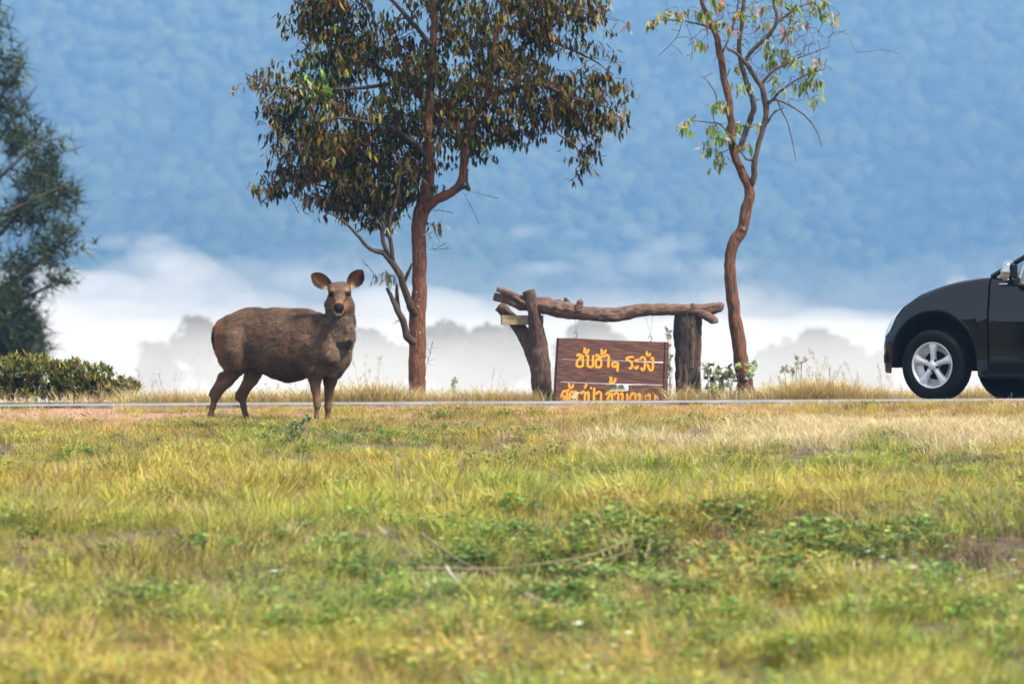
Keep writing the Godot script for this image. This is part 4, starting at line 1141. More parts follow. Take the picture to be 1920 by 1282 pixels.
	# ears: cupped shells with an outside and an inside
	for s in [-1, 1]:
		var root := q3(1000 if s < 0 else 1128, 178, 0.42)
		var tip := q3(860 if s < 0 else 1228, 88 if s < 0 else 62, 0.455)
		var axis := tip - root
		var wide: Vector3 = (Vector3(0, 0, 1).cross(axis)).normalized() * -s
		if wide.y > 0: wide = -wide
		var nrows := 15
		var ncols := 11
		for layer in 2:
			var first := b.v.size()
			for j in nrows:
				var tt := float(j) / (nrows - 1)
				var half := 0.075 * pow(sin(PI * pow(clampf(tt * 0.88 + 0.09, 0, 1), 1.15)), 0.58) * (1.06 if s > 0 else 1.0)
				for k in ncols:
					var e := (k / float(ncols - 1)) * 2.0 - 1.0
					var cup := -0.046 * (1.0 - e * e) * sin(PI * clampf(tt * 0.9 + 0.08, 0, 1)) + 0.006
					var p: Vector3 = root + axis * tt * (1.04 - 0.05 * e * e) + wide * half * (e * 0.95 + 0.12) + Vector3(0, 0, cup + (0.005 if layer == 0 else -0.004) * (1.0 - pow(absf(e), 6.0)))
					var col := Color(0.105, 0.068, 0.05)
					if layer == 0:
						col = Color(0.20, 0.085, 0.035).lerp(Color(0.032, 0.02, 0.018), soft(-0.15, 0.55, e + 0.35 * lump_fine.get_noise_3dv(p * 2.5) + (tt - 0.6) * 0.3))
						col = col.lerp(Color(0.30, 0.25, 0.2), soft(0.28, 0.02, tt))
						col = col.lerp(Color(0.03, 0.02, 0.018), soft(0.80, 1.0, absf(e)) * 0.8)
						col = col.lerp(Color(0.05, 0.03, 0.024), soft(0.86, 1.0, tt) * 0.7)
					b.put(p, Vector3.ZERO, col)
			for j in nrows - 1:
				for k in ncols - 1:
					var a := first + j * ncols + k
					b.quad(a, a + 1, a + ncols + 1, a + ncols, Vector3(0, 0, 1 if layer == 0 else -1))
	var hide := tinted(0.85)
	hide.metallic_specular = 0.25
	var body := b.mesh()
	part("body", body, hide, t)
	# eyes and nostrils
	var eye := plain(lin(0.006, 0.004, 0.004), 0.08)
	for s in [-1, 1]:
		part("eye", ball(14, 10, func(p): return p * 0.0175), eye, t, Transform3D(Basis.IDENTITY, q3(1062.5 + s * 58.5, 233, 0.474)))
		part("nostril", ball(12, 8, func(p): return p * Vector3(0.009, 0.0065, 0.005)), plain(lin(0.004, 0.003, 0.003), 0.5), t, Transform3D(Basis(Vector3(0, 0, 1), s * -0.5), q3(1055 + s * 21, 328, 0.655)))
	# hair over the whole coat
	var hair := Builder.new()
	for k in 2:
		var w := 0.0024
		var up := 0.35 + 0.25 * k
		var ids := []
		for j in 4:
			var tt := j / 3.0
			var z := up * tt * (1.0 - 0.45 * tt)
			ids.append([hair.put(Vector3(-w * (1.0 - 0.85 * tt) + k * 0.003, z, tt * (1.0 - 0.2 * k))), hair.put(Vector3(w * (1.0 - 0.85 * tt) + k * 0.003, z, tt * (1.0 - 0.2 * k)))])
			if j: hair.quad(ids[j - 1][0], ids[j - 1][1], ids[j][1], ids[j][0], Vector3.UP)
	var hm := hair.mesh()
	var places := []
	var tints := []
	var tri := b.i.size() / 3
	for k in tri:
		var p0 := b.v[b.i[k * 3]]; var p1 := b.v[b.i[k * 3 + 1]]; var p2 := b.v[b.i[k * 3 + 2]]
		var area := (p1 - p0).cross(p2 - p0).length() * 0.5
		var mid := (p0 + p1 + p2) / 3.0
		var face_zone := mid.y > q3(0, 400, 0).y and mid.z > 0.36 and mid.x > 0.45
		var want := area * (38000.0 if face_zone else 30000.0)
		var count := int(want) + (1 if rng.randf() < want - int(want) else 0)
		for c in count:
			var r1 := rng.randf(); var r2 := rng.randf()
			if r1 + r2 > 1.0:
				r1 = 1.0 - r1
				r2 = 1.0 - r2
			var p := p0 + (p1 - p0) * r1 + (p2 - p0) * r2
			var nn := (b.n[b.i[k * 3]] * (1 - r1 - r2) + b.n[b.i[k * 3 + 1]] * r1 + b.n[b.i[k * 3 + 2]] * r2).normalized()
			var px := (p.x - 0.0439 * p.z) / DS + 560.0
			var py := 1200.0 - p.y / DS
			if face_zone and p.z > 0.585: continue
			if p.distance_to(q3(1004, 233, 0.475)) < 0.024 or p.distance_to(q3(1121, 233, 0.475)) < 0.024: continue
			var flow := Vector3(-0.85, -0.35, -0.35)
			var long := rng.randf_range(0.024, 0.046)
			if px > 985 and py > 250 and py < 700:
				flow = Vector3((px - 1070) * 0.004, -1.0, -0.1)
				long = rng.randf_range(0.03, 0.065)
			if py > 760 and (px < 440 or px > 830): flow = Vector3(-0.2, -1.0, 0)
			if px < 146 and py > 480 and py < 680:
				flow = Vector3(0.05, -1, 0)
				long = 0.04
			if face_zone:
				flow = Vector3((px - 1060) * 0.006, 0.25 - (py - 250) * 0.004, -0.8)
				long = rng.randf_range(0.009, 0.016) if p.z > 0.45 else rng.randf_range(0.018, 0.036)
			if py < 215 and (px < 985 or px > 1140): long = 0.010
			if py > 850 and (px < 470 or px > 810): long = 0.010
			flow += Vector3(rng.randf_range(-1, 1), rng.randf_range(-1, 1), rng.randf_range(-1, 1)) * 0.32
			flow = (flow - nn * flow.dot(nn))
			if flow.length() < 0.05: continue
			flow = flow.normalized()
			long *= 1.0 + 0.9 * lump_fine.get_noise_3dv(p * 1.2)
			places.append(Transform3D(Basis(nn.cross(flow), nn * long, flow * long), p - nn * 0.002))
			var col := coat(p) if py > 215 or (px > 985 and px < 1140) else b.c[b.i[k * 3]]
			tints.append(col * (rng.randf_range(0.5, 1.6) + 0.35 * lump_fine.get_noise_3dv(p * Vector3(0.5, 2.0, 0.5))))
	var fur := tinted(0.7)
	fur.metallic_specular = 0.3
	many("fur", hm, fur, places, tints, t)

# ---------------------------------------------------------------- the sign between its posts
func log_part(parent: Node3D, called: String, list: Array, d: float, mat: Material, sides := 28, rough := 0.22) -> void:
	# list: [u, v, radius in picture units, depth offset]
	var pts := []
	for p in list: pts.append([at(p[0], p[1], d) + Vector3(0, 0, p[3]) - parent.position, p[2] * d / LENS])
	var c := curve(pts, 6)
	var b := Builder.new()
	b.ring_tube(c[0], c[1], sides, Color.WHITE, lump_fine, rough)
	part(called, b.mesh(), mat, parent)

const SIGN := [
	[[475, 385], [487, 358], [512, 352], [530, 375], [512, 415], [484, 445], [473, 500], [490, 528], [540, 528], [564, 500], [560, 430], [556, 362]],
	[[566, 272], [588, 268], [590, 292], [572, 312], [600, 328], [628, 312], [640, 272]],
	[[600, 380], [612, 362], [634, 372], [632, 420], [630, 495], [650, 528], [692, 528], [708, 495], [707, 430], [707, 360]],
	[[743, 382], [760, 356], [786, 366], [784, 398], [756, 430], [748, 480], [756, 526], [806, 530], [826, 505], [826, 450], [806, 415], [830, 378], [838, 350]],
	[[808, 284], [830, 284], [836, 306], [820, 326], [862, 322], [882, 300], [892, 274]],
	[[866, 392], [876, 362], [906, 352], [930, 370], [932, 430], [930, 535]],
	[[1016, 525], [990, 505], [988, 475], [1010, 456], [1052, 456], [1070, 480], [1066, 530], [1064, 588]],
	[[1016, 525], [1036, 512], [1036, 486]],
	[[1296, 372], [1250, 372], [1200, 385], [1192, 404], [1230, 424], [1262, 446], [1274, 490], [1262, 530], [1226, 534]],
	[[1318, 396], [1326, 424], [1346, 424], [1362, 394]],
	[[1314, 502], [1324, 530], [1346, 528], [1362, 490]],
	[[1392, 408], [1402, 378], [1432, 368], [1458, 388], [1462, 440], [1456, 520], [1438, 556], [1416, 545], [1412, 515]],
	[[1552, 402], [1556, 376], [1576, 378], [1576, 450], [1574, 530], [1552, 556], [1526, 540], [1508, 490], [1492, 462]],
	[[1468, 292], [1482, 296], [1484, 326], [1504, 344], [1524, 334], [1532, 304]],
	[[950, 690], [972, 674], [982, 698], [960, 746], [1004, 746], [1030, 724], [1040, 680]],
	[[262, 985], [276, 920], [304, 884], [336, 890], [350, 930], [348, 1000], [346, 1088]],
	[[276, 984], [300, 960], [322, 985], [300, 1010]],
	[[336, 890], [372, 858]],
	[[356, 782], [372, 786], [372, 818], [394, 836], [418, 824], [432, 784]],
	[[388, 1088], [384, 960], [396, 910], [420, 888], [440, 916], [462, 888], [484, 920], [488, 1088]],
	[[410, 985], [428, 965], [436, 995]],
	[[548, 926], [560, 896], [584, 888], [602, 920], [602, 1010], [598, 1088]],
	[[584, 832], [606, 824], [612, 798], [632, 776]],
	[[622, 922], [634, 898], [656, 906], [656, 1000], [660, 1070], [690, 1090], [728, 1066], [732, 1000], [734, 880], [738, 826]],
	[[688, 816], [690, 850]],
	[[766, 928], [776, 896], [806, 884], [834, 908], [836, 1000], [832, 1090]],
	[[908, 928], [922, 898], [950, 896], [962, 922], [940, 962], [922, 1010], [930, 1076], [962, 1090], [994, 1070], [996, 980], [992, 894]],
	[[1024, 930], [1036, 900], [1062, 892], [1086, 916], [1090, 1000], [1088, 1090]],
	[[1116, 924], [1128, 900], [1146, 908], [1146, 1000], [1144, 1060], [1124, 1074], [1118, 1056]],
	[[1146, 1050], [1180, 1066], [1212, 1090], [1218, 1000], [1216, 892]],
	[[1262, 1090], [1258, 1010], [1262, 930], [1296, 892], [1332, 912], [1340, 1000], [1340, 1090]],
	[[1262, 1000], [1286, 985], [1290, 1015]],
	[[1372, 930], [1384, 902], [1402, 912], [1402, 1000], [1402, 1076], [1440, 1058], [1476, 1084], [1480, 1000], [1478, 900]],
	[[1512, 930], [1524, 902], [1542, 912], [1542, 1000], [1542, 1076], [1580, 1058], [1620, 1084], [1624, 1000], [1620, 905]],
]

func make_sign() -> void:
	var weathered := grained([lin(0.022, 0.014, 0.011), lin(0.08, 0.045, 0.033), lin(0.16, 0.092, 0.068), lin(0.26, 0.17, 0.135)], 0.03, Vector3(1.3, 7.0, 7.0), 91, 0.88, 1.4)
	var upright := grained([lin(0.014, 0.010, 0.008), lin(0.05, 0.03, 0.022), lin(0.11, 0.06, 0.042), lin(0.15, 0.10, 0.08)], 0.03, Vector3(6.0, 0.8, 6.0), 93, 0.88, 1.8)
	var dark := grained([lin(0.009, 0.007, 0.006), lin(0.028, 0.019, 0.015), lin(0.075, 0.043, 0.031)], 0.03, Vector3(6.0, 0.8, 6.0), 95, 0.88, 1.8)
	# forked post on the left
	var d := 60.2
	var foot := at(1018, 750, d)
	foot.y = ground(foot.x, d)
	var post := thing("forked_post", "forked tree trunk set upright as the left post of the sign frame", "post", foot)
	log_part(post, "trunk", [[1018, 785, 20, 0], [1017, 740, 19, 0], [1014, 700, 18.5, 0], [1011, 660, 18, 0], [1008, 635, 16, 0.02], [1005, 610, 13.5, 0.06], [1001, 585, 12, 0.1], [995, 560, 12, 0.12], [991, 545, 11.5, 0.12]], d, upright)
	log_part(post, "fork_arm", [[1012, 690, 15, -0.03], [1000, 660, 16, -0.04], [984, 630, 13, -0.08], [966, 605, 11.5, -0.1], [947, 584, 10.5, -0.1], [935, 573, 10, -0.1]], d, upright)
	var b := Builder.new()
	b.box(Transform3D(Basis(Vector3.UP, 0.2), Vector3.ZERO), Vector3(0.47, 0.105, 0.06), 0.006)
	part("cross_board", b.mesh(), grained([lin(0.12, 0.09, 0.05), lin(0.24, 0.18, 0.11), lin(0.30, 0.24, 0.16)], 0.03, Vector3(0.8, 4, 4), 97, 0.9, 0.8), post, Transform3D(Basis.IDENTITY, at(979, 600, d) + Vector3(0, 0, 0.03) - foot))
	# thick post on the right
	foot = at(1291, 750, d)
	foot.y = ground(foot.x, d)
	post = thing("thick_post", "thick dark weathered trunk stump as the right post of the sign frame", "post", foot)
	log_part(post, "trunk", [[1294, 785, 25, 0], [1291, 740, 24, 0], [1290, 690, 24, 0], [1289, 640, 25, 0], [1290, 605, 26, 0], [1291, 583, 26.5, 0]], d, dark, 40, 0.2)
	for e in [[1308, 0.075, 700, 590], [1275, 0.10, 745, 640], [1296, 0.125, 690, 600], [1284, 0.12, 735, 680]]:
		log_part(post, "bark_ridge", [[e[0], e[2], 4, e[1]], [e[0] + 2, (e[2] + e[3]) * 0.5, 5.5, e[1]], [e[0] + 1, e[3], 3.5, e[1]]], d, upright, 7, 0.3)
	# beam
	d = 60.1
	var beam := thing("log_beam", "crooked weathered log lying across the two posts above the sign", "log", at(1140, 590, d))
	log_part(beam, "log", [[985, 566, 10, -0.08], [1000, 571, 13, -0.06], [1022, 573, 16.5, -0.02], [1045, 578, 17, 0], [1070, 583, 14.5, 0], [1100, 588, 13, 0], [1130, 590, 13, 0], [1160, 590, 13, 0], [1185, 584, 12, 0], [1210, 581, 11.5, 0], [1240, 581, 11, 0], [1270, 581, 11, 0], [1298, 581, 10.5, 0], [1320, 581, 10, 0], [1338, 578, 10, 0], [1352, 576, 9, 0], [1357, 577, 6, 0]], d, weathered, 32, 0.3)
	log_part(beam, "broken_end", [[1005, 566, 9, -0.06], [975, 560, 7, -0.02], [950, 548, 6, 0.02], [932, 542, 5.5, 0.04]], d, weathered, 10, 0.35)
	log_part(beam, "broken_end", [[1005, 572, 9, -0.08], [975, 574, 7.5, -0.06], [950, 562, 8, -0.04], [926, 556, 7, -0.02]], d, weathered, 10, 0.35)
	log_part(beam, "broken_end", [[1000, 574, 7, -0.02], [980, 566, 4, 0.05], [962, 556, 3, 0.08]], d, weathered, 8, 0.4)
	log_part(beam, "broken_end", [[1310, 584, 8, 0.02], [1326, 592, 8, 0.04], [1340, 602, 7, 0.05], [1342, 606, 4, 0.05]], d, weathered, 10, 0.35)
	log_part(beam, "knot", [[1086, 582, 10, 0.05], [1087, 573, 9, 0.06], [1089, 566, 7, 0.07], [1092, 563, 3, 0.07]], d, weathered, 10, 0.5)
	log_part(beam, "knot", [[1299, 576, 5, 0.05], [1300, 569, 3.5, 0.06]], d, weathered, 8, 0.4)
	log_part(beam, "knot", [[1063, 572, 9, -0.05], [1061, 562, 5, -0.05], [1062, 558, 2, -0.05]], d, dark, 8, 0.3)
	# the board, turned a little so that its left end shows; drawn in units of 1/7.68 picture unit from its upper left corner
	d = 59.95
	var un := d / LENS / 7.68
	var yaw := 0.26
	var mid := at(1020 + 1000 / 7.68, 620 + 150 / 7.68, d)
	var sign_ := thing("wooden_sign", "brown plank sign with yellow Thai lettering hanging from the log", "sign", mid)
	sign_.rotation = Vector3(0, yaw, -0.027)
	var wood := grained([lin(0.032, 0.010, 0.007), lin(0.058, 0.018, 0.012), lin(0.084, 0.028, 0.018), lin(0.115, 0.045, 0.030)], 0.02, Vector3(0.8, 3.2, 0.8), 99, 0.7, 0.35, false)
	var deep := grained([lin(0.014, 0.010, 0.009), lin(0.03, 0.02, 0.017)], 0.03, Vector3(2, 2, 2), 101, 0.9)
	var wide := 1.0 / cos(yaw)
	var loc := func(x: float, y: float) -> Vector2: return Vector2((x - 1000.0) * un * wide, -(y - 150.0) * un)
	var plank := func(outline: Array, thick: float, z: float) -> ArrayMesh:
		var pts := PackedVector2Array()
		for p in outline: pts.append(loc.call(p[0], p[1]))
		var m := Builder.new()
		var tris := Geometry2D.triangulate_polygon(pts)
		for s in [1, -1]:
			var k0 := m.v.size()
			for p in pts: m.put(Vector3(p.x, p.y, z + s * thick * 0.5), Vector3(0, 0, s))
			for j in tris.size() / 3: m.face(k0 + tris[j * 3], k0 + tris[j * 3 + 1], k0 + tris[j * 3 + 2], Vector3(0, 0, s), false)
		var mid2 := Vector2.ZERO
		for p in pts: mid2 += p / pts.size()
		var turn := 0.0
		for k in pts.size(): turn += pts[k].cross(pts[(k + 1) % pts.size()])
		for k in pts.size():
			var p := pts[k]
			var q := pts[(k + 1) % pts.size()]
			var o := Vector3(q.y - p.y, -(q.x - p.x), 0) * signf(turn)
			m.flat_quad(Vector3(p.x, p.y, z - thick * 0.5), Vector3(q.x, q.y, z - thick * 0.5), Vector3(q.x, q.y, z + thick * 0.5), Vector3(p.x, p.y, z + thick * 0.5), o)
		return m.mesh()
	part("plank", plank.call([[250, 130], [420, 124], [700, 132], [1100, 140], [1500, 140], [1745, 142], [1745, 424], [1400, 428], [1000, 424], [600, 428], [250, 430]], 0.035, 0.0), wood, sign_)
	part("plank", plank.call([[246, 436], [600, 434], [1000, 430], [1400, 438], [1600, 444], [1742, 446], [1745, 760], [1400, 756], [1000, 762], [600, 758], [240, 752]], 0.035, -0.002), wood, sign_)
	part("plank", plank.call([[238, 760], [520, 766], [900, 770], [1010, 778], [1000, 800], [900, 826], [830, 850], [960, 882], [1080, 870], [1200, 868], [1246, 850], [1240, 775], [1500, 766], [1745, 768], [1748, 1150], [230, 1150]], 0.035, 0.001), wood, sign_)
	part("batten", plank.call([[206, 128], [256, 130], [250, 640], [236, 1150], [172, 1150]], 0.10, -0.028), wood, sign_)
	part("batten", plank.call([[1742, 138], [1800, 144], [1796, 600], [1800, 1150], [1746, 1150]], 0.06, 0.0), wood, sign_)
	part("back_rail", plank.call([[240, 150], [1760, 150], [1760, 215], [240, 215]], 0.03, -0.035), deep, sign_)
	part("back_rail", plank.call([[230, 960], [1760, 960], [1760, 1060], [230, 1060]], 0.03, -0.035), deep, sign_)
	# pale splintered wood in the broken gap
	var pale := grained([lin(0.30, 0.24, 0.13), lin(0.48, 0.42, 0.27), lin(0.60, 0.54, 0.40)], 0.04, Vector3(4, 4, 4), 103, 0.9, 0.8)
	part("splinter", plank.call([[815, 862], [880, 838], [985, 800], [1000, 772], [1060, 770], [1085, 800], [1070, 890], [900, 900]], 0.012, -0.032), pale, sign_)
	part("splinter", plank.call([[1098, 782], [1160, 774], [1180, 800], [1186, 860], [1110, 884], [1086, 850]], 0.012, -0.030), pale, sign_)
	part("splinter", plank.call([[395, 960], [470, 905], [545, 890], [500, 930], [470, 985], [430, 1000]], 0.004, 0.0205), pale, sign_)
	# painted letters, each a flat raised stroke
	var paint := grained([lin(0.20, 0.07, 0.012), lin(0.58, 0.22, 0.012), lin(0.78, 0.32, 0.015), lin(0.85, 0.38, 0.025)], 0.05, Vector3(9, 9, 9), 105, 0.55, 0.0, false)
	for stroke in SIGN:
		var list := []
		for p in stroke:
			var q: Vector2 = loc.call(p[0], p[1])
			list.append([Vector3(q.x, q.y, 0.0195), 1.0])
		var c: Array = curve(list, 4)
		var m := Builder.new()
		var w := 15.5 * un
		var n: int = c[0].size()
		var rows := []
		for k in n:
			var dir: Vector3 = (c[0][mini(k + 1, n - 1)] - c[0][maxi(k - 1, 0)]).normalized()
			var s := Vector3(-dir.y, dir.x, 0) * w
			s.x *= wide
			var e: float = 0.65 if k == 0 or k == n - 1 else 1.0
			rows.append([m.put(c[0][k] - s * e, Vector3(0, 0, 1)), m.put(c[0][k] + s * e, Vector3(0, 0, 1)), m.put(c[0][k] - s * e * 1.05 - Vector3(0, 0, 0.003), Vector3(0, 0, 1)), m.put(c[0][k] + s * e * 1.05 - Vector3(0, 0, 0.003), Vector3(0, 0, 1))])
			if k:
				m.quad(rows[k - 1][0], rows[k - 1][1], rows[k][1], rows[k][0], Vector3(0, 0, 1), false)
				m.quad(rows[k - 1][0], rows[k - 1][2], rows[k][2], rows[k][0], -s, false)
				m.quad(rows[k - 1][1], rows[k - 1][3], rows[k][3], rows[k][1], s, false)
		part("letter", m.mesh(), paint, sign_)
	# hooks with their wires up to the log
	var iron := plain(lin(0.03, 0.025, 0.025), 0.5, 0.6)
	var inv := sign_.transform.affine_inverse()
	for e in [[453, 130, [[1079, 598], [1086, 598]]], [1535, 152, [[1211, 592], [1224, 592]]]]:
		var o: Vector2 = loc.call(e[0], e[1])
		var pts := []
		for h in [[0, 12], [2, -14], [22, -38], [26, -66], [8, -88], [-18, -80], [-24, -58]]: pts.append([Vector3(o.x + h[0] * un, o.y - h[1] * un, -0.004), 0.0042])
		var c: Array = curve(pts, 4)
		var m := Builder.new()
		m.ring_tube(c[0], c[1], 6)
		var hook := part("hook", m.mesh(), iron, sign_)
		m = Builder.new()
		var eyelet: Vector3 = c[0][c[0].size() - 8]
		for q in e[2]:
			var top: Vector3 = inv * (at(q[0], q[1], 60.0))
			m.ring_tube([eyelet, eyelet.lerp(top, 0.5), top], [0.0016, 0.0016, 0.0016], 4)
		part("wire", m.mesh(), iron, hook)

# ---------------------------------------------------------------- the car
func smooth_grid(b: Builder, rows: Array, out: Callable) -> void:
	var ids := []
	for r in rows:
		var line := []
		for p in r: line.append(b.put(p))
		ids.append(line)
	for j in rows.size() - 1:
		for k in rows[j].size() - 1:
			var mid: Vector3 = (rows[j][k] + rows[j + 1][k + 1]) * 0.5
			b.quad(ids[j][k], ids[j][k + 1], ids[j + 1][k + 1], ids[j + 1][k], out.call(mid))

func track(table: Array, x: float, col: int) -> float:   # table rows [x, ...] with x falling; smooth between rows
	for k in table.size() - 1:
		if x <= table[k][0] and x >= table[k + 1][0]:
			var t: float = (table[k][0] - x) / (table[k][0] - table[k + 1][0])
			var p0: float = table[maxi(k - 1, 0)][col]
			var p3: float = table[mini(k + 2, table.size() - 1)][col]
			return cubic_interpolate(table[k][col], table[k + 1][col], p0, p3, t)
	return table[-1][col] if x < table[-1][0] else table[0][col]

# along the car from its nose (x forward, 0 at the front axle): half width, edge of the bonnet or belt, height on the centre line, lower edge
const SHELL := [[0.82, 0.34, 0.50, 0.56, 0.44], [0.79, 0.52, 0.60, 0.66, 0.35], [0.73, 0.66, 0.69, 0.76, 0.29], [0.64, 0.78, 0.775, 0.85, 0.27], [0.54, 0.85, 0.865, 0.935, 0.27], [0.40, 0.885, 0.975, 1.04, 0.27], [0.2, 0.90, 1.09, 1.155, 0.26], [-0.1, 0.905, 1.185, 1.25, 0.25], [-0.4, 0.90, 1.24, 1.31, 0.24], [-0.66, 0.895, 1.262, 1.345, 0.23], [-0.78, 0.895, 1.235, 1.32, 0.23], [-1.2, 0.895, 1.215, 1.27, 0.23], [-2.0, 0.895, 1.21, 1.25, 0.23], [-2.7, 0.895, 1.205, 1.23, 0.25], [-3.4, 0.89, 1.20, 1.2, 0.30], [-4.1, 0.87, 1.18, 1.18, 0.36], [-4.25, 0.84, 1.10, 1.10, 0.42]]
const AXLES := [0.0, -3.0]
const TYRE := 0.37

func flank(x: float) -> Array:   # the cross-section at x, from the lower edge to the middle of the bonnet
	var w := track(SHELL, x, 1)
	var edge := track(SHELL, x, 2)
	var top := track(SHELL, x, 3)
	var low := track(SHELL, x, 4)
	var arch := low
	for ax in AXLES:
		var q: float = x - ax
		if absf(q) < 0.52: arch = maxf(arch, 0.395 + sqrt(0.52 * 0.52 - q * q) * (1.02 if q < 0 else 1.0))
	arch = minf(arch, edge - 0.06)
	var out := []
	for k in 11:   # the side
		var f := k / 10.0
		var y := lerpf(arch, edge - 0.05, f)
		var h := (y - low) / (edge - low)
		out.append([w - 0.035 * pow(1.0 - h, 2.0) - 0.06 * pow(h, 3.0) + 0.012 * exp(-pow((h - 0.62) / 0.12, 2.0)), y])
	for k in 5:
		var a := (k + 1) / 5.0 * PI * 0.42
		out.append([w - 0.06 - 0.075 * (1.0 - cos(a)), edge - 0.05 + 0.055 * sin(a)])
	var zl: float = out[-1][0]
	var yl: float = out[-1][1]
	for k in 6:
		var f := (k + 1) / 6.0
		out.append([zl * (1.0 - f), lerpf(yl, top, 1.0 - pow(1.0 - f, 2.0))])
	return out

func lathe(b: Builder, profile: Array, around: int, closed := false) -> void:   # profile [radius, z] turned about z
	var ids := []
	for p in profile:
		var line := []
		for k in around:
			var a := TAU * k / around
			line.append(b.put(Vector3(cos(a) * p[0], sin(a) * p[0], p[1])))
		ids.append(line)
	var mid := Vector2.ZERO
	for p in profile: mid += Vector2(p[0], p[1]) / profile.size()
	for j in profile.size() - 1:
		var pm := Vector2(profile[j][0] + profile[j + 1][0], profile[j][1] + profile[j + 1][1]) * 0.5
		var edge := Vector2(profile[j + 1][0] - profile[j][0], profile[j + 1][1] - profile[j][1])
		var nn := Vector2(edge.y, -edge.x)
		if closed and nn.dot(pm - mid) < 0: nn = -nn
		if not closed and nn.y > 0: nn = -nn
		for k in around:
			var k2 := (k + 1) % around
			var a := TAU * (k + 0.5) / around
			b.quad(ids[j][k], ids[j][k2], ids[j + 1][k2], ids[j + 1][k], Vector3(cos(a) * nn.x, sin(a) * nn.x, nn.y))

func make_wheel(parent: Node3D, where: Vector3, outer: bool, m: Dictionary) -> void:
	var flip := Basis.IDENTITY if outer else Basis(Vector3.UP, PI)
	var w := Node3D.new()
	w.name = "wheel"
	w.transform = Transform3D(flip, where)
	parent.add_child(w, true)
	var b := Builder.new()
	lathe(b, [[0.235, -0.10], [0.255, -0.118], [0.29, -0.125], [0.325, -0.122], [0.352, -0.112], [0.366, -0.092], [0.370, -0.06], [0.372, -0.03], [0.372, 0.03], [0.370, 0.06], [0.366, 0.092], [0.352, 0.112], [0.29, 0.125], [0.235, 0.10], [0.235, -0.10]], 64, true)
	for k in 56:   # tread blocks round the shoulder
		for s in [-1, 1]:
			var a := TAU * (k + (0.25 if s > 0 else 0.0)) / 56
			b.box(Transform3D(Basis(Vector3(0, 0, 1), a), Vector3(cos(a) * 0.3615, sin(a) * 0.3615, s * 0.062)), Vector3(0.021, 0.026, 0.05), 0.003)
	part("tyre", b.mesh(), m.rubber, w)
	b = Builder.new()
	lathe(b, [[0.150, -0.02], [0.205, -0.05], [0.213, -0.085], [0.226, -0.108], [0.238, -0.112], [0.245, -0.106], [0.245, -0.09]], 64)
	for k in 5:
		var a := TAU * k / 5 + PI / 2
		var dir := Vector3(cos(a), sin(a), 0)
		var side := Vector3(-sin(a), cos(a), 0)
		var rows := []
		for j in 7:
			var r := lerpf(0.045, 0.222, j / 6.0)
			var half: float = [0.036, 0.031, 0.029, 0.032, 0.038, 0.047, 0.060][j]
			var z: float = [-0.092, -0.098, -0.101, -0.103, -0.104, -0.104, -0.100][j]
			var line := []
			for e in [[-1.05, 0.03], [-0.9, 0.006], [-0.55, -0.004], [0, -0.007], [0.55, -0.004], [0.9, 0.006], [1.05, 0.03]]:
				line.append(dir * r + side * half * e[0] + Vector3(0, 0, z + e[1]))
			rows.append(line)
		smooth_grid(b, rows, func(_p): return Vector3(0, 0, -1))
	lathe(b, [[0.068, -0.085], [0.062, -0.098], [0.052, -0.104], [0.036, -0.106], [0.034, -0.114], [0.030, -0.118], [0.0001, -0.120]], 32)
	part("rim", b.mesh(), m.alloy, w)
	b = Builder.new()
	for k in 5:
		var a := TAU * (k + 0.5) / 5 + PI / 2
		var c := Vector3(cos(a), sin(a), 0) * 0.060
		b.ring_tube([c + Vector3(0, 0, -0.090), c + Vector3(0, 0, -0.1095)], [0.0125, 0.0115], 10)
	part("lug_nut", b.mesh(), m.dark, w)
	b = Builder.new()
	lathe(b, [[0.23, 0.02], [0.15, 0.0], [0.0001, 0.0]], 32)
	lathe(b, [[0.14, -0.02], [0.12, -0.03], [0.0001, -0.03]], 32)
	part("brake_disc", b.mesh(), m.dark, w)

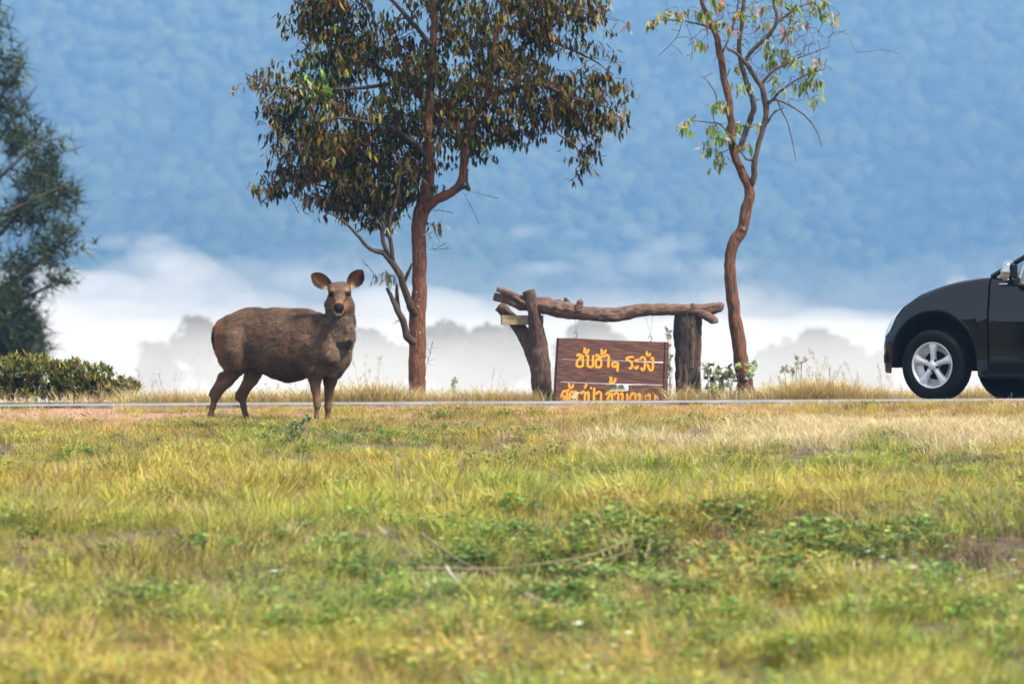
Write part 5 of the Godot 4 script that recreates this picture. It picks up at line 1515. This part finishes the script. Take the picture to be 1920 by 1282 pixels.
func make_car() -> void:
	var d := 57.0
	var yaw := deg_to_rad(34.0)
	var near := Vector3(-sin(yaw), 0, cos(yaw))
	var hub := at(1758, 679, d)
	hub.y = TYRE
	var track_half := 0.80
	var where := hub - near * track_half
	where.y = 0.024
	var car := thing("black_pickup", "wet black vehicle with silver five spoke wheels entering at the right", "car", where)
	car.rotation.y = PI - yaw
	var m := {}
	m.paint = plain(lin(0.003, 0.003, 0.004), 0.3)
	m.paint.metallic_specular = 0.1
	m.paint.clearcoat_enabled = true
	m.paint.clearcoat = 0.75
	m.paint.clearcoat_roughness = 0.06
	m.paint.heightmap_enabled = true
	m.paint.heightmap_scale = 0.02
	m.paint.heightmap_texture = noise_map(0.09, [Color.BLACK, Color(0.3, 0.3, 0.3), Color.WHITE], 111, FastNoiseLite.TYPE_SIMPLEX, 256, 2)
	m.paint.uv1_triplanar = true
	m.paint.uv1_scale = Vector3(3, 3, 3)
	m.rubber = grained([lin(0.004, 0.004, 0.004), lin(0.010, 0.010, 0.0095)], 0.05, Vector3(5, 5, 5), 113, 0.75, 0.1, false)
	m.alloy = plain(lin(0.60, 0.59, 0.58), 0.4, 0.5)
	m.dark = plain(lin(0.006, 0.006, 0.006), 0.8)
	m.plastic = plain(lin(0.005, 0.005, 0.0055), 0.6)
	m.chrome = plain(lin(0.45, 0.45, 0.46), 0.1, 1.0)
	for dull in [m.dark, m.plastic, m.rubber]: dull.metallic_specular = 0.2
	m.glass = plain(Color(0.82, 0.86, 0.86, 0.18), 0.03)
	m.glass.transparency = BaseMaterial3D.TRANSPARENCY_ALPHA
	m.lens = plain(lin(0.75, 0.77, 0.80), 0.12)
	m.lens.clearcoat_enabled = true
	# shell
	var xs := []
	var x := 0.82
	while x > -4.25:
		xs.append(x)
		x -= 0.02 if x > 0.7 or absf(x) < 0.56 or absf(x + 3.0) < 0.56 else 0.08
	xs.append(-4.25)
	var b := Builder.new()
	var rows := []
	for xx in xs:
		if xx < -0.655: break
		var line := []
		for p in flank(xx): line.append(Vector3(xx, p[1], -p[0]))
		for k in range(20, -1, -1):
			var p: Array = flank(xx)[k]
			line.append(Vector3(xx, p[1], p[0]))
		rows.append(line)
	smooth_grid(b, rows, func(p): return p - Vector3(p.x - 0.05, 0.5, 0))
	part("front_body", b.mesh(), m.paint, car)
	b = Builder.new()   # the rear of the bonnet, up to the windscreen
	for s in [-1, 1]:
		var cowl := []
		for q in 5:
			var cx := lerpf(-0.655, -0.74, q / 4.0)
			var sec := flank(cx)
			var line := []
			for k in range(13, sec.size()): line.append(Vector3(cx, sec[k][1], s * sec[k][0]))
			cowl.append(line)
		smooth_grid(b, cowl, func(_p): return Vector3.UP)
	part("cowl", b.mesh(), m.paint, car)
	# the nose
	b = Builder.new()
	var tip: Array = rows[0]
	var nose := []
	for f in [0.0, 0.35, 0.7, 1.0]:
		var line := []
		for p in tip: line.append(Vector3(0.82 + 0.03 * sin(f * PI * 0.5), lerpf(p.y, 0.49, f), p.z * (1.0 - f)))
		nose.append(line)
	smooth_grid(b, nose, func(_p): return Vector3(1, 0, 0))
	part("grille", b.mesh(), m.plastic, car)
	# flanks behind the front doors' hinge line, door panels slightly proud of each other with a gap between them
	for s in [-1, 1]:
		for e in [["door", -0.664, -1.79, 0.27], ["door", -1.80, -2.36, 0.27], ["cargo_side", -2.37, -4.25, 0.0]]:
			var r2 := []
			var xx: float = e[1]
			while xx > e[2]:
				r2.append(xx)
				xx -= 0.05
			r2.append(e[2])
			var grid := []
			for q in r2:
				var line := []
				var sec := flank(q)
				for k in 15:
					var y: float = sec[k][1]
					if e[3] > 0.0 and y < 0.37: y = 0.37
					line.append(Vector3(q, y, s * (sec[k][0] + 0.003)))
				grid.append(line)
			b = Builder.new()
			smooth_grid(b, grid, func(_p): return Vector3(0, 0, s))
			# returned edges front and rear
			for g in [grid[0], grid[-1]]:
				var back := []
				for p in g: back.append(p - Vector3(0, 0, s * 0.03))
				smooth_grid(b, [g, back], func(_p): return Vector3(1 if g == grid[0] else -1, 0, 0))
			part(e[0], b.mesh(), m.paint, car)
		# sill under the doors, wheel housings
		b = Builder.new()
		b.box(Transform3D(Basis.IDENTITY, Vector3(-1.52, 0.31, s * 0.835)), Vector3(1.95, 0.15, 0.06), 0.02)
		part("sill", b.mesh(), m.plastic, car)
		b = Builder.new()
		b.box(Transform3D(Basis.IDENTITY, Vector3(-1.5, 0.235, s * 0.90)), Vector3(1.7, 0.05, 0.12), 0.02)
		part("side_step", b.mesh(), m.plastic, car)
		for ax in AXLES:
			b = Builder.new()
			var grid := []
			for k in 25:
				var a := lerpf(-0.12, PI + 0.12, k / 24.0)
				grid.append([Vector3(ax + cos(a) * 0.515, 0.395 + sin(a) * 0.515, s * 0.875), Vector3(ax + cos(a) * 0.50, 0.385 + sin(a) * 0.50, s * 0.86), Vector3(ax + cos(a) * 0.50, 0.385 + sin(a) * 0.50, s * 0.5)])
			smooth_grid(b, grid, func(p): return Vector3(ax - p.x, 0.385 - p.y, 0))
			b.flat_quad(Vector3(ax - 0.52, 0.3, s * 0.5), Vector3(ax + 0.52, 0.3, s * 0.5), Vector3(ax + 0.52, 0.93, s * 0.5), Vector3(ax - 0.52, 0.93, s * 0.5), Vector3(0, 0, s))
			part("wheel_housing", b.mesh(), m.dark, car)
			# a thin lip round the opening
			b = Builder.new()
			var pts := []
			for k in 25:
				var a := lerpf(0.02, PI - 0.02, k / 24.0)
				var px: float = ax + cos(a) * 0.52
				pts.append(Vector3(px, 0.395 + sin(a) * 0.52 * (1.02 if cos(a) < 0 else 1.0), s * (flank(px)[0][0] - 0.004)))
			var rad := []
			for k in 25: rad.append(0.014)
			b.ring_tube(pts, rad, 8)
			part("arch_lip", b.mesh(), m.plastic, car)
			make_wheel(car, Vector3(ax, TYRE - 0.018, s * track_half), s < 0, m)
		# headlight on the corner of the nose
		b = Builder.new()
		var lamp := []
		for j in 9:
			var lx := lerpf(0.69, 0.40, j / 8.0)
			var sec := flank(lx)
			var line := []
			for k in 6:
				var f: float = lerpf(8.2, 14.6, k / 5.0) if j < 6 else lerpf(8.2 + (j - 5) * 1.4, 14.6 - (j - 5) * 0.4, k / 5.0)
				var k0 := int(f)
				var p := Vector2(sec[k0][0], sec[k0][1]).lerp(Vector2(sec[k0 + 1][0], sec[k0 + 1][1]), f - k0)
				line.append(Vector3(lx + 0.004, p.y + 0.003, s * (p.x + 0.006)))
			lamp.append(line)
		smooth_grid(b, lamp, func(p): return Vector3(0.5, 0.3, s))
		part("headlight", b.mesh(), m.lens, car)
		# dark bumper insert and fog lamp recess
		b = Builder.new()
		var strip := []
		for j in 7:
			var lx := lerpf(0.77, 0.60, j / 6.0)
			var sec := flank(lx)
			var line := []
			for k in 4:
				var f := lerpf(2.4, 4.6, k / 3.0)
				var k0 := int(f)
				var p := Vector2(sec[k0][0], sec[k0][1]).lerp(Vector2(sec[k0 + 1][0], sec[k0 + 1][1]), f - k0)
				line.append(Vector3(lx + 0.004, p.y, s * (p.x + 0.005)))
			strip.append(line)
		smooth_grid(b, strip, func(p): return Vector3(0.5, 0, s))
		part("bumper_insert", b.mesh(), m.plastic, car)
		# door mirror
		b = Builder.new()
		var mg := []
		for j in 9:
			var a := PI * j / 8
			var line := []
			for k in 17:
				var q := TAU * k / 16
				var p := Vector3(sin(a) * cos(q), cos(a), sin(a) * sin(q))
				p = Vector3(signf(p.x) * pow(absf(p.x), 0.7), signf(p.y) * pow(absf(p.y), 0.75), signf(p.z) * pow(absf(p.z), 0.75))
				line.append(Vector3(-0.97 + p.x * 0.062, 1.315 + p.y * 0.115, s * 1.03 + p.z * 0.10))
			mg.append(line)
		smooth_grid(b, mg, func(p): return p - Vector3(-0.97, 1.315, s * 1.03))
		var mirror := part("door_mirror", b.mesh(), m.chrome, car)
		b = Builder.new()
		b.box(Transform3D(Basis(Vector3(1, 0, 0), s * 0.25), Vector3(-0.98, 1.215, s * 0.93)), Vector3(0.09, 0.07, 0.16), 0.02)
		b.box(Transform3D(Basis.IDENTITY, Vector3(-1.03, 1.315, s * 1.02)), Vector3(0.03, 0.14, 0.12), 0.012)
		part("mirror_foot", b.mesh(), m.plastic, mirror)
		# pillars, roof rail, side glass
		var pillar := func(p: Vector3, q: Vector3, r: float) -> void:
			var pb := Builder.new()
			pb.ring_tube([p, p.lerp(q, 0.5) + Vector3(0.0, 0.02, 0), q], [r, r, r], 10, Color.WHITE, null, 0.0, true, 0.6)
			part("pillar", pb.mesh(), m.paint, car)
		pillar.call(Vector3(-0.64, 1.27, s * 0.78), Vector3(-1.42, 1.68, s * 0.64), 0.045)
		pillar.call(Vector3(-1.80, 1.19, s * 0.85), Vector3(-1.84, 1.70, s * 0.66), 0.05)
		pillar.call(Vector3(-2.42, 1.19, s * 0.85), Vector3(-2.30, 1.68, s * 0.66), 0.05)
		pillar.call(Vector3(-1.42, 1.68, s * 0.64), Vector3(-2.30, 1.69, s * 0.66), 0.04)
		for e in [[-0.80, -1.78, -1.42, -1.83], [-1.83, -2.40, -1.86, -2.29]]:
			b = Builder.new()
			b.flat_quad(Vector3(e[0], 1.17, s * 0.845), Vector3(e[1], 1.17, s * 0.845), Vector3(e[3], 1.68, s * 0.655), Vector3(e[2], 1.67, s * 0.645), Vector3(0, 0, s))
			part("side_window", b.mesh(), m.glass, car)
		b = Builder.new()
		b.ring_tube([Vector3(-0.78, 1.188, s * 0.868), Vector3(-1.79, 1.20, s * 0.868)], [0.012, 0.012], 8)
		b.ring_tube([Vector3(-0.98, 1.19, s * 0.84), Vector3(-1.02, 1.42, s * 0.755)], [0.016, 0.016], 8)
		part("window_trim", b.mesh(), m.chrome, car)
	b = Builder.new()
	var roof := []
	for j in 9:
		var rx := lerpf(-1.42, -2.32, j / 8.0)
		var line := []
		for k in 13:
			var z := lerpf(-0.67, 0.67, k / 12.0)
			line.append(Vector3(rx, 1.70 + 0.07 * (1.0 - pow(z / 0.67, 2.0)) + 0.02 * sin(PI * j / 8.0), z))
		roof.append(line)
	smooth_grid(b, roof, func(_p): return Vector3.UP)
	part("roof", b.mesh(), m.paint, car)
	b = Builder.new()
	b.flat_quad(Vector3(-0.70, 1.27, -0.74), Vector3(-0.70, 1.27, 0.74), Vector3(-1.42, 1.72, 0.62), Vector3(-1.42, 1.72, -0.62), Vector3(1, 1, 0))
	part("windscreen", b.mesh(), m.glass, car)
	b = Builder.new()
	b.flat_quad(Vector3(-2.42, 1.2, -0.8), Vector3(-2.42, 1.2, 0.8), Vector3(-2.32, 1.72, 0.62), Vector3(-2.32, 1.72, -0.62), Vector3(-1, 0.2, 0))
	part("rear_window", b.mesh(), m.glass, car)
	# floor, seats, bed, tail
	b = Builder.new()
	b.box(Transform3D(Basis.IDENTITY, Vector3(-1.95, 0.33, 0)), Vector3(4.4, 0.06, 1.0), 0.01)
	b.box(Transform3D(Basis.IDENTITY, Vector3(-1.5, 0.40, 0)), Vector3(1.8, 0.05, 1.62), 0.01)
	b.box(Transform3D(Basis.IDENTITY, Vector3(-2.43, 0.80, 0)), Vector3(0.03, 0.8, 1.66), 0.005)
	b.box(Transform3D(Basis.IDENTITY, Vector3(-3.35, 0.62, 0)), Vector3(1.75, 0.03, 1.0), 0.005)
	b.box(Transform3D(Basis.IDENTITY, Vector3(-0.78, 0.85, 0)), Vector3(0.05, 0.65, 1.6), 0.01)
	b.box(Transform3D(Basis.IDENTITY, Vector3(0, 0.36, 0)), Vector3(0.14, 0.14, 1.5), 0.03)
	b.box(Transform3D(Basis.IDENTITY, Vector3(-3.0, 0.36, 0)), Vector3(0.14, 0.14, 1.5), 0.03)
	part("chassis", b.mesh(), m.dark, car)
	b = Builder.new()
	b.box(Transform3D(Basis.IDENTITY, Vector3(-4.24, 0.80, 0)), Vector3(0.05, 0.62, 1.66), 0.015)
	part("tailgate", b.mesh(), m.paint, car)
	for s in [-1, 1]:
		b = Builder.new()
		b.box(Transform3D(Basis.IDENTITY, Vector3(-1.35, 0.75, s * 0.4)), Vector3(0.5, 0.16, 0.5), 0.05)
		b.box(Transform3D(Basis(Vector3(0, 0, 1), 0.2), Vector3(-1.66, 1.08, s * 0.4)), Vector3(0.14, 0.66, 0.48), 0.05)
		b.box(Transform3D(Basis(Vector3(0, 0, 1), 0.2), Vector3(-1.74, 1.47, s * 0.4)), Vector3(0.10, 0.18, 0.26), 0.04)
		part("seat", b.mesh(), m.dark, car)
		part("antenna_rail" if s > 9 else "tail_lamp", lamp_box(), plain(lin(0.25, 0.02, 0.015), 0.2), car, Transform3D(Basis.IDENTITY, Vector3(-4.255, 0.95, s * 0.77)))

func lamp_box() -> ArrayMesh:
	var b := Builder.new()
	b.box(Transform3D.IDENTITY, Vector3(0.05, 0.3, 0.12), 0.015)
	return b.mesh()

# ---------------------------------------------------------------- small things in the grass
func stick(label: String, list: Array, d: float, r: float, mat: Material) -> void:
	var base := at(list[0][0], list[0][1], d)
	var pts := []
	for p in list:
		var w := at(p[0], p[1], d + p[2])
		w.y = maxf(w.y, ground(w.x, d + p[2]) + 0.02)
		pts.append([w - base, r])
	var c := curve(pts, 5)
	for k in c[1].size(): c[1][k] = r * lerpf(1.0, 0.45, float(k) / c[1].size())
	var b := Builder.new()
	b.ring_tube(c[0], c[1], 7, Color.WHITE, lump_fine, 0.2)
	var o := part("fallen_branch", b.mesh(), mat, self, Transform3D(Basis.IDENTITY, base))
	tag(o, label, "branch", "thin branches lying in the foreground grass")

func make_small_things() -> void:
	var bark1 := grained([lin(0.10, 0.08, 0.04), lin(0.20, 0.17, 0.09)], 0.05, Vector3(4, 4, 4), 121, 0.9)
	var grey := grained([lin(0.24, 0.21, 0.17), lin(0.40, 0.36, 0.31)], 0.05, Vector3(4, 4, 4), 123, 0.9)
	stick("thin dark branch sloping down right through the middle of the foreground", [[788, 1000, 0.9], [830, 1030, 0.6], [880, 1060, 0.3], [925, 1075, 0.1], [960, 1092, -0.1]], 34.3, 0.009, bark1)
	stick("longest branch lying almost level across the middle of the foreground", [[780, 1066, 0.0], [850, 1066, 0.1], [940, 1066, 0.1], [1050, 1052, 0.2], [1120, 1036, 0.4], [1195, 1005, 0.7]], 34.4, 0.010, bark1)
	stick("short branch with a bend just right of the longest branch", [[1075, 1066, 0.0], [1110, 1056, 0.1], [1150, 1044, 0.2], [1182, 1032, 0.3]], 34.2, 0.008, bark1)
	stick("stubby pale grey stick below the crossing branches", [[836, 1062, 0.0], [850, 1082, -0.2], [876, 1102, -0.4]], 33.9, 0.012, grey)
	stick("straw coloured bent stalk lying lower right of the crossing branches", [[985, 1112, 0.2], [1010, 1124, 0.1], [1035, 1134, 0.0], [1062, 1133, 0.0]], 32.4, 0.008, grey)
	stick("dead twig leaning over the brown gap at the right edge", [[1800, 1112, 0.0], [1840, 1090, 0.2], [1890, 1076, 0.4], [1930, 1070, 0.5]], 33.8, 0.008, grey)
	var tone := grained([lin(0.20, 0.12, 0.09), lin(0.38, 0.24, 0.19), lin(0.46, 0.34, 0.28)], 0.04, Vector3(5, 5, 5), 131, 0.9)
	var dd := 34.9
	var p := at(1706, 1062, dd)
	var o := part("stone", ball(18, 12, func(q): return Vector3(q.x * 0.09, q.y * 0.065, q.z * 0.08) * (1.0 + 0.35 * lump_fine.get_noise_3dv(q * 0.4))), tone, self, Transform3D(Basis.IDENTITY, Vector3(p.x, ground(p.x, dd) + 0.10, -dd)))
	tag(o, "pinkish brown rounded stone among the green weeds at right", "stone")
	# wilted white blossoms in the foreground, some put in for dew glints
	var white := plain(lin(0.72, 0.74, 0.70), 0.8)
	var spots := [[1083, 1170, "largest white blossom low in the foreground right of centre"], [1176, 1192, "white blossom to the right of the largest one"], [1150, 1216, "pale blossom below and between the two white blossoms"], [1100, 1258, "white blossom near the lower border right of centre"], [1050, 1276, "white blossom cut by the lower border"], [513, 1072, "single white blossom added for a glint in the left half of the foreground"]]
	for k in 14: spots.append([[1655, 1708, 1775, 1825, 1680, 1737, 1800, 1600, 1900, 1290, 1370, 1560, 1845, 1628][k], [1044, 1022, 1030, 1022, 1088, 1108, 1104, 1066, 1050, 1052, 1030, 1016, 1080, 1034][k], "tiny white bloom added for a glint among the weeds in the right foreground"])  # small white petals added in place of bright out-of-focus glints
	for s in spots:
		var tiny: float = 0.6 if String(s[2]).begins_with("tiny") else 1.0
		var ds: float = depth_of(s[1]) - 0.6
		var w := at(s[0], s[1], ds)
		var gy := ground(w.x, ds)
		var plant := thing("white_blossom_or_glint", s[2], "flower", Vector3(w.x, gy, -ds), "white blossoms in the foreground grass" if tiny == 1.0 else "tiny white blooms standing in for glints in the weeds")
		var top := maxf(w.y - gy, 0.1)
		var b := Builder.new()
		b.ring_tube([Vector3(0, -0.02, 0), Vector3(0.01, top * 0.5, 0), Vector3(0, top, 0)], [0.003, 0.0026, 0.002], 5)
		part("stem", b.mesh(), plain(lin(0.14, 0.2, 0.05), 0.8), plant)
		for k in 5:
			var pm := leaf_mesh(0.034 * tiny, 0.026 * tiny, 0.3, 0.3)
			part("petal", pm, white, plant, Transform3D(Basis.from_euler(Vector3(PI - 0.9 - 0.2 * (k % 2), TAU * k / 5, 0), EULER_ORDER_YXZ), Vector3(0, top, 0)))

# ---------------------------------------------------------------- the scene
func _ready() -> void:
	rng.seed = 20240
	lump.seed = 5
	lump.frequency = 0.01
	lump.fractal_octaves = 3
	lump_fine.seed = 9
	lump_fine.frequency = 7.0
	lump_fine.fractal_octaves = 3

	var cam := Camera3D.new()
	cam.name = "camera"
	var lens := CameraAttributesPhysical.new()
	lens.frustum_focal_length = 12.0 / (641.0 / LENS)
	lens.frustum_focus_distance = 53.5
	lens.exposure_aperture = 2.9
	lens.frustum_near = 0.5
	lens.frustum_far = 9000.0
	cam.attributes = lens
	cam.fov = rad_to_deg(2.0 * atan(641.0 / LENS))
	cam.near = 0.5
	cam.far = 9000.0
	cam.position = Vector3(0, EYE, 0)
	cam.rotation.x = atan((LEVEL - 641.0) / LENS)
	add_child(cam)
	cam.current = true

	var sky := ProceduralSkyMaterial.new()
	sky.sky_top_color = Color(0.80, 0.85, 0.92)
	sky.sky_horizon_color = Color(0.95, 0.965, 0.985)
	sky.sky_curve = 0.2
	sky.ground_bottom_color = Color(0.35, 0.36, 0.28)
	sky.ground_horizon_color = Color(0.62, 0.66, 0.66)
	sky.sky_energy_multiplier = 0.75
	var env := Environment.new()
	env.background_mode = Environment.BG_SKY
	env.sky = Sky.new()
	env.sky.sky_material = sky
	env.tonemap_mode = Environment.TONE_MAPPER_LINEAR
	env.tonemap_exposure = 3.4
	env.sdfgi_enabled = true
	env.ssao_enabled = true
	env.ssil_enabled = true
	env.fog_enabled = true
	env.fog_density = 0.00032
	env.fog_light_color = lin(0.25, 0.52, 0.95)
	env.volumetric_fog_enabled = true
	env.volumetric_fog_density = 0.0
	var world := WorldEnvironment.new()
	world.name = "environment"
	world.environment = env
	add_child(world)
	var sun := DirectionalLight3D.new()
	sun.name = "sun"
	sun.light_energy = 1.15
	sun.light_color = Color(1.0, 0.95, 0.87)
	sun.light_angular_distance = 10.0
	sun.shadow_enabled = true
	sun.rotation = Vector3(deg_to_rad(-52), deg_to_rad(52), 0)
	add_child(sun)

	make_setting()
	make_mist()
	make_big_tree()
	make_slim_tree()
	make_feathery_tree()
	make_misty_trees()
	make_sign()
	make_car()
	make_deer()
	make_shrubs()
	make_grass()
	make_small_things()
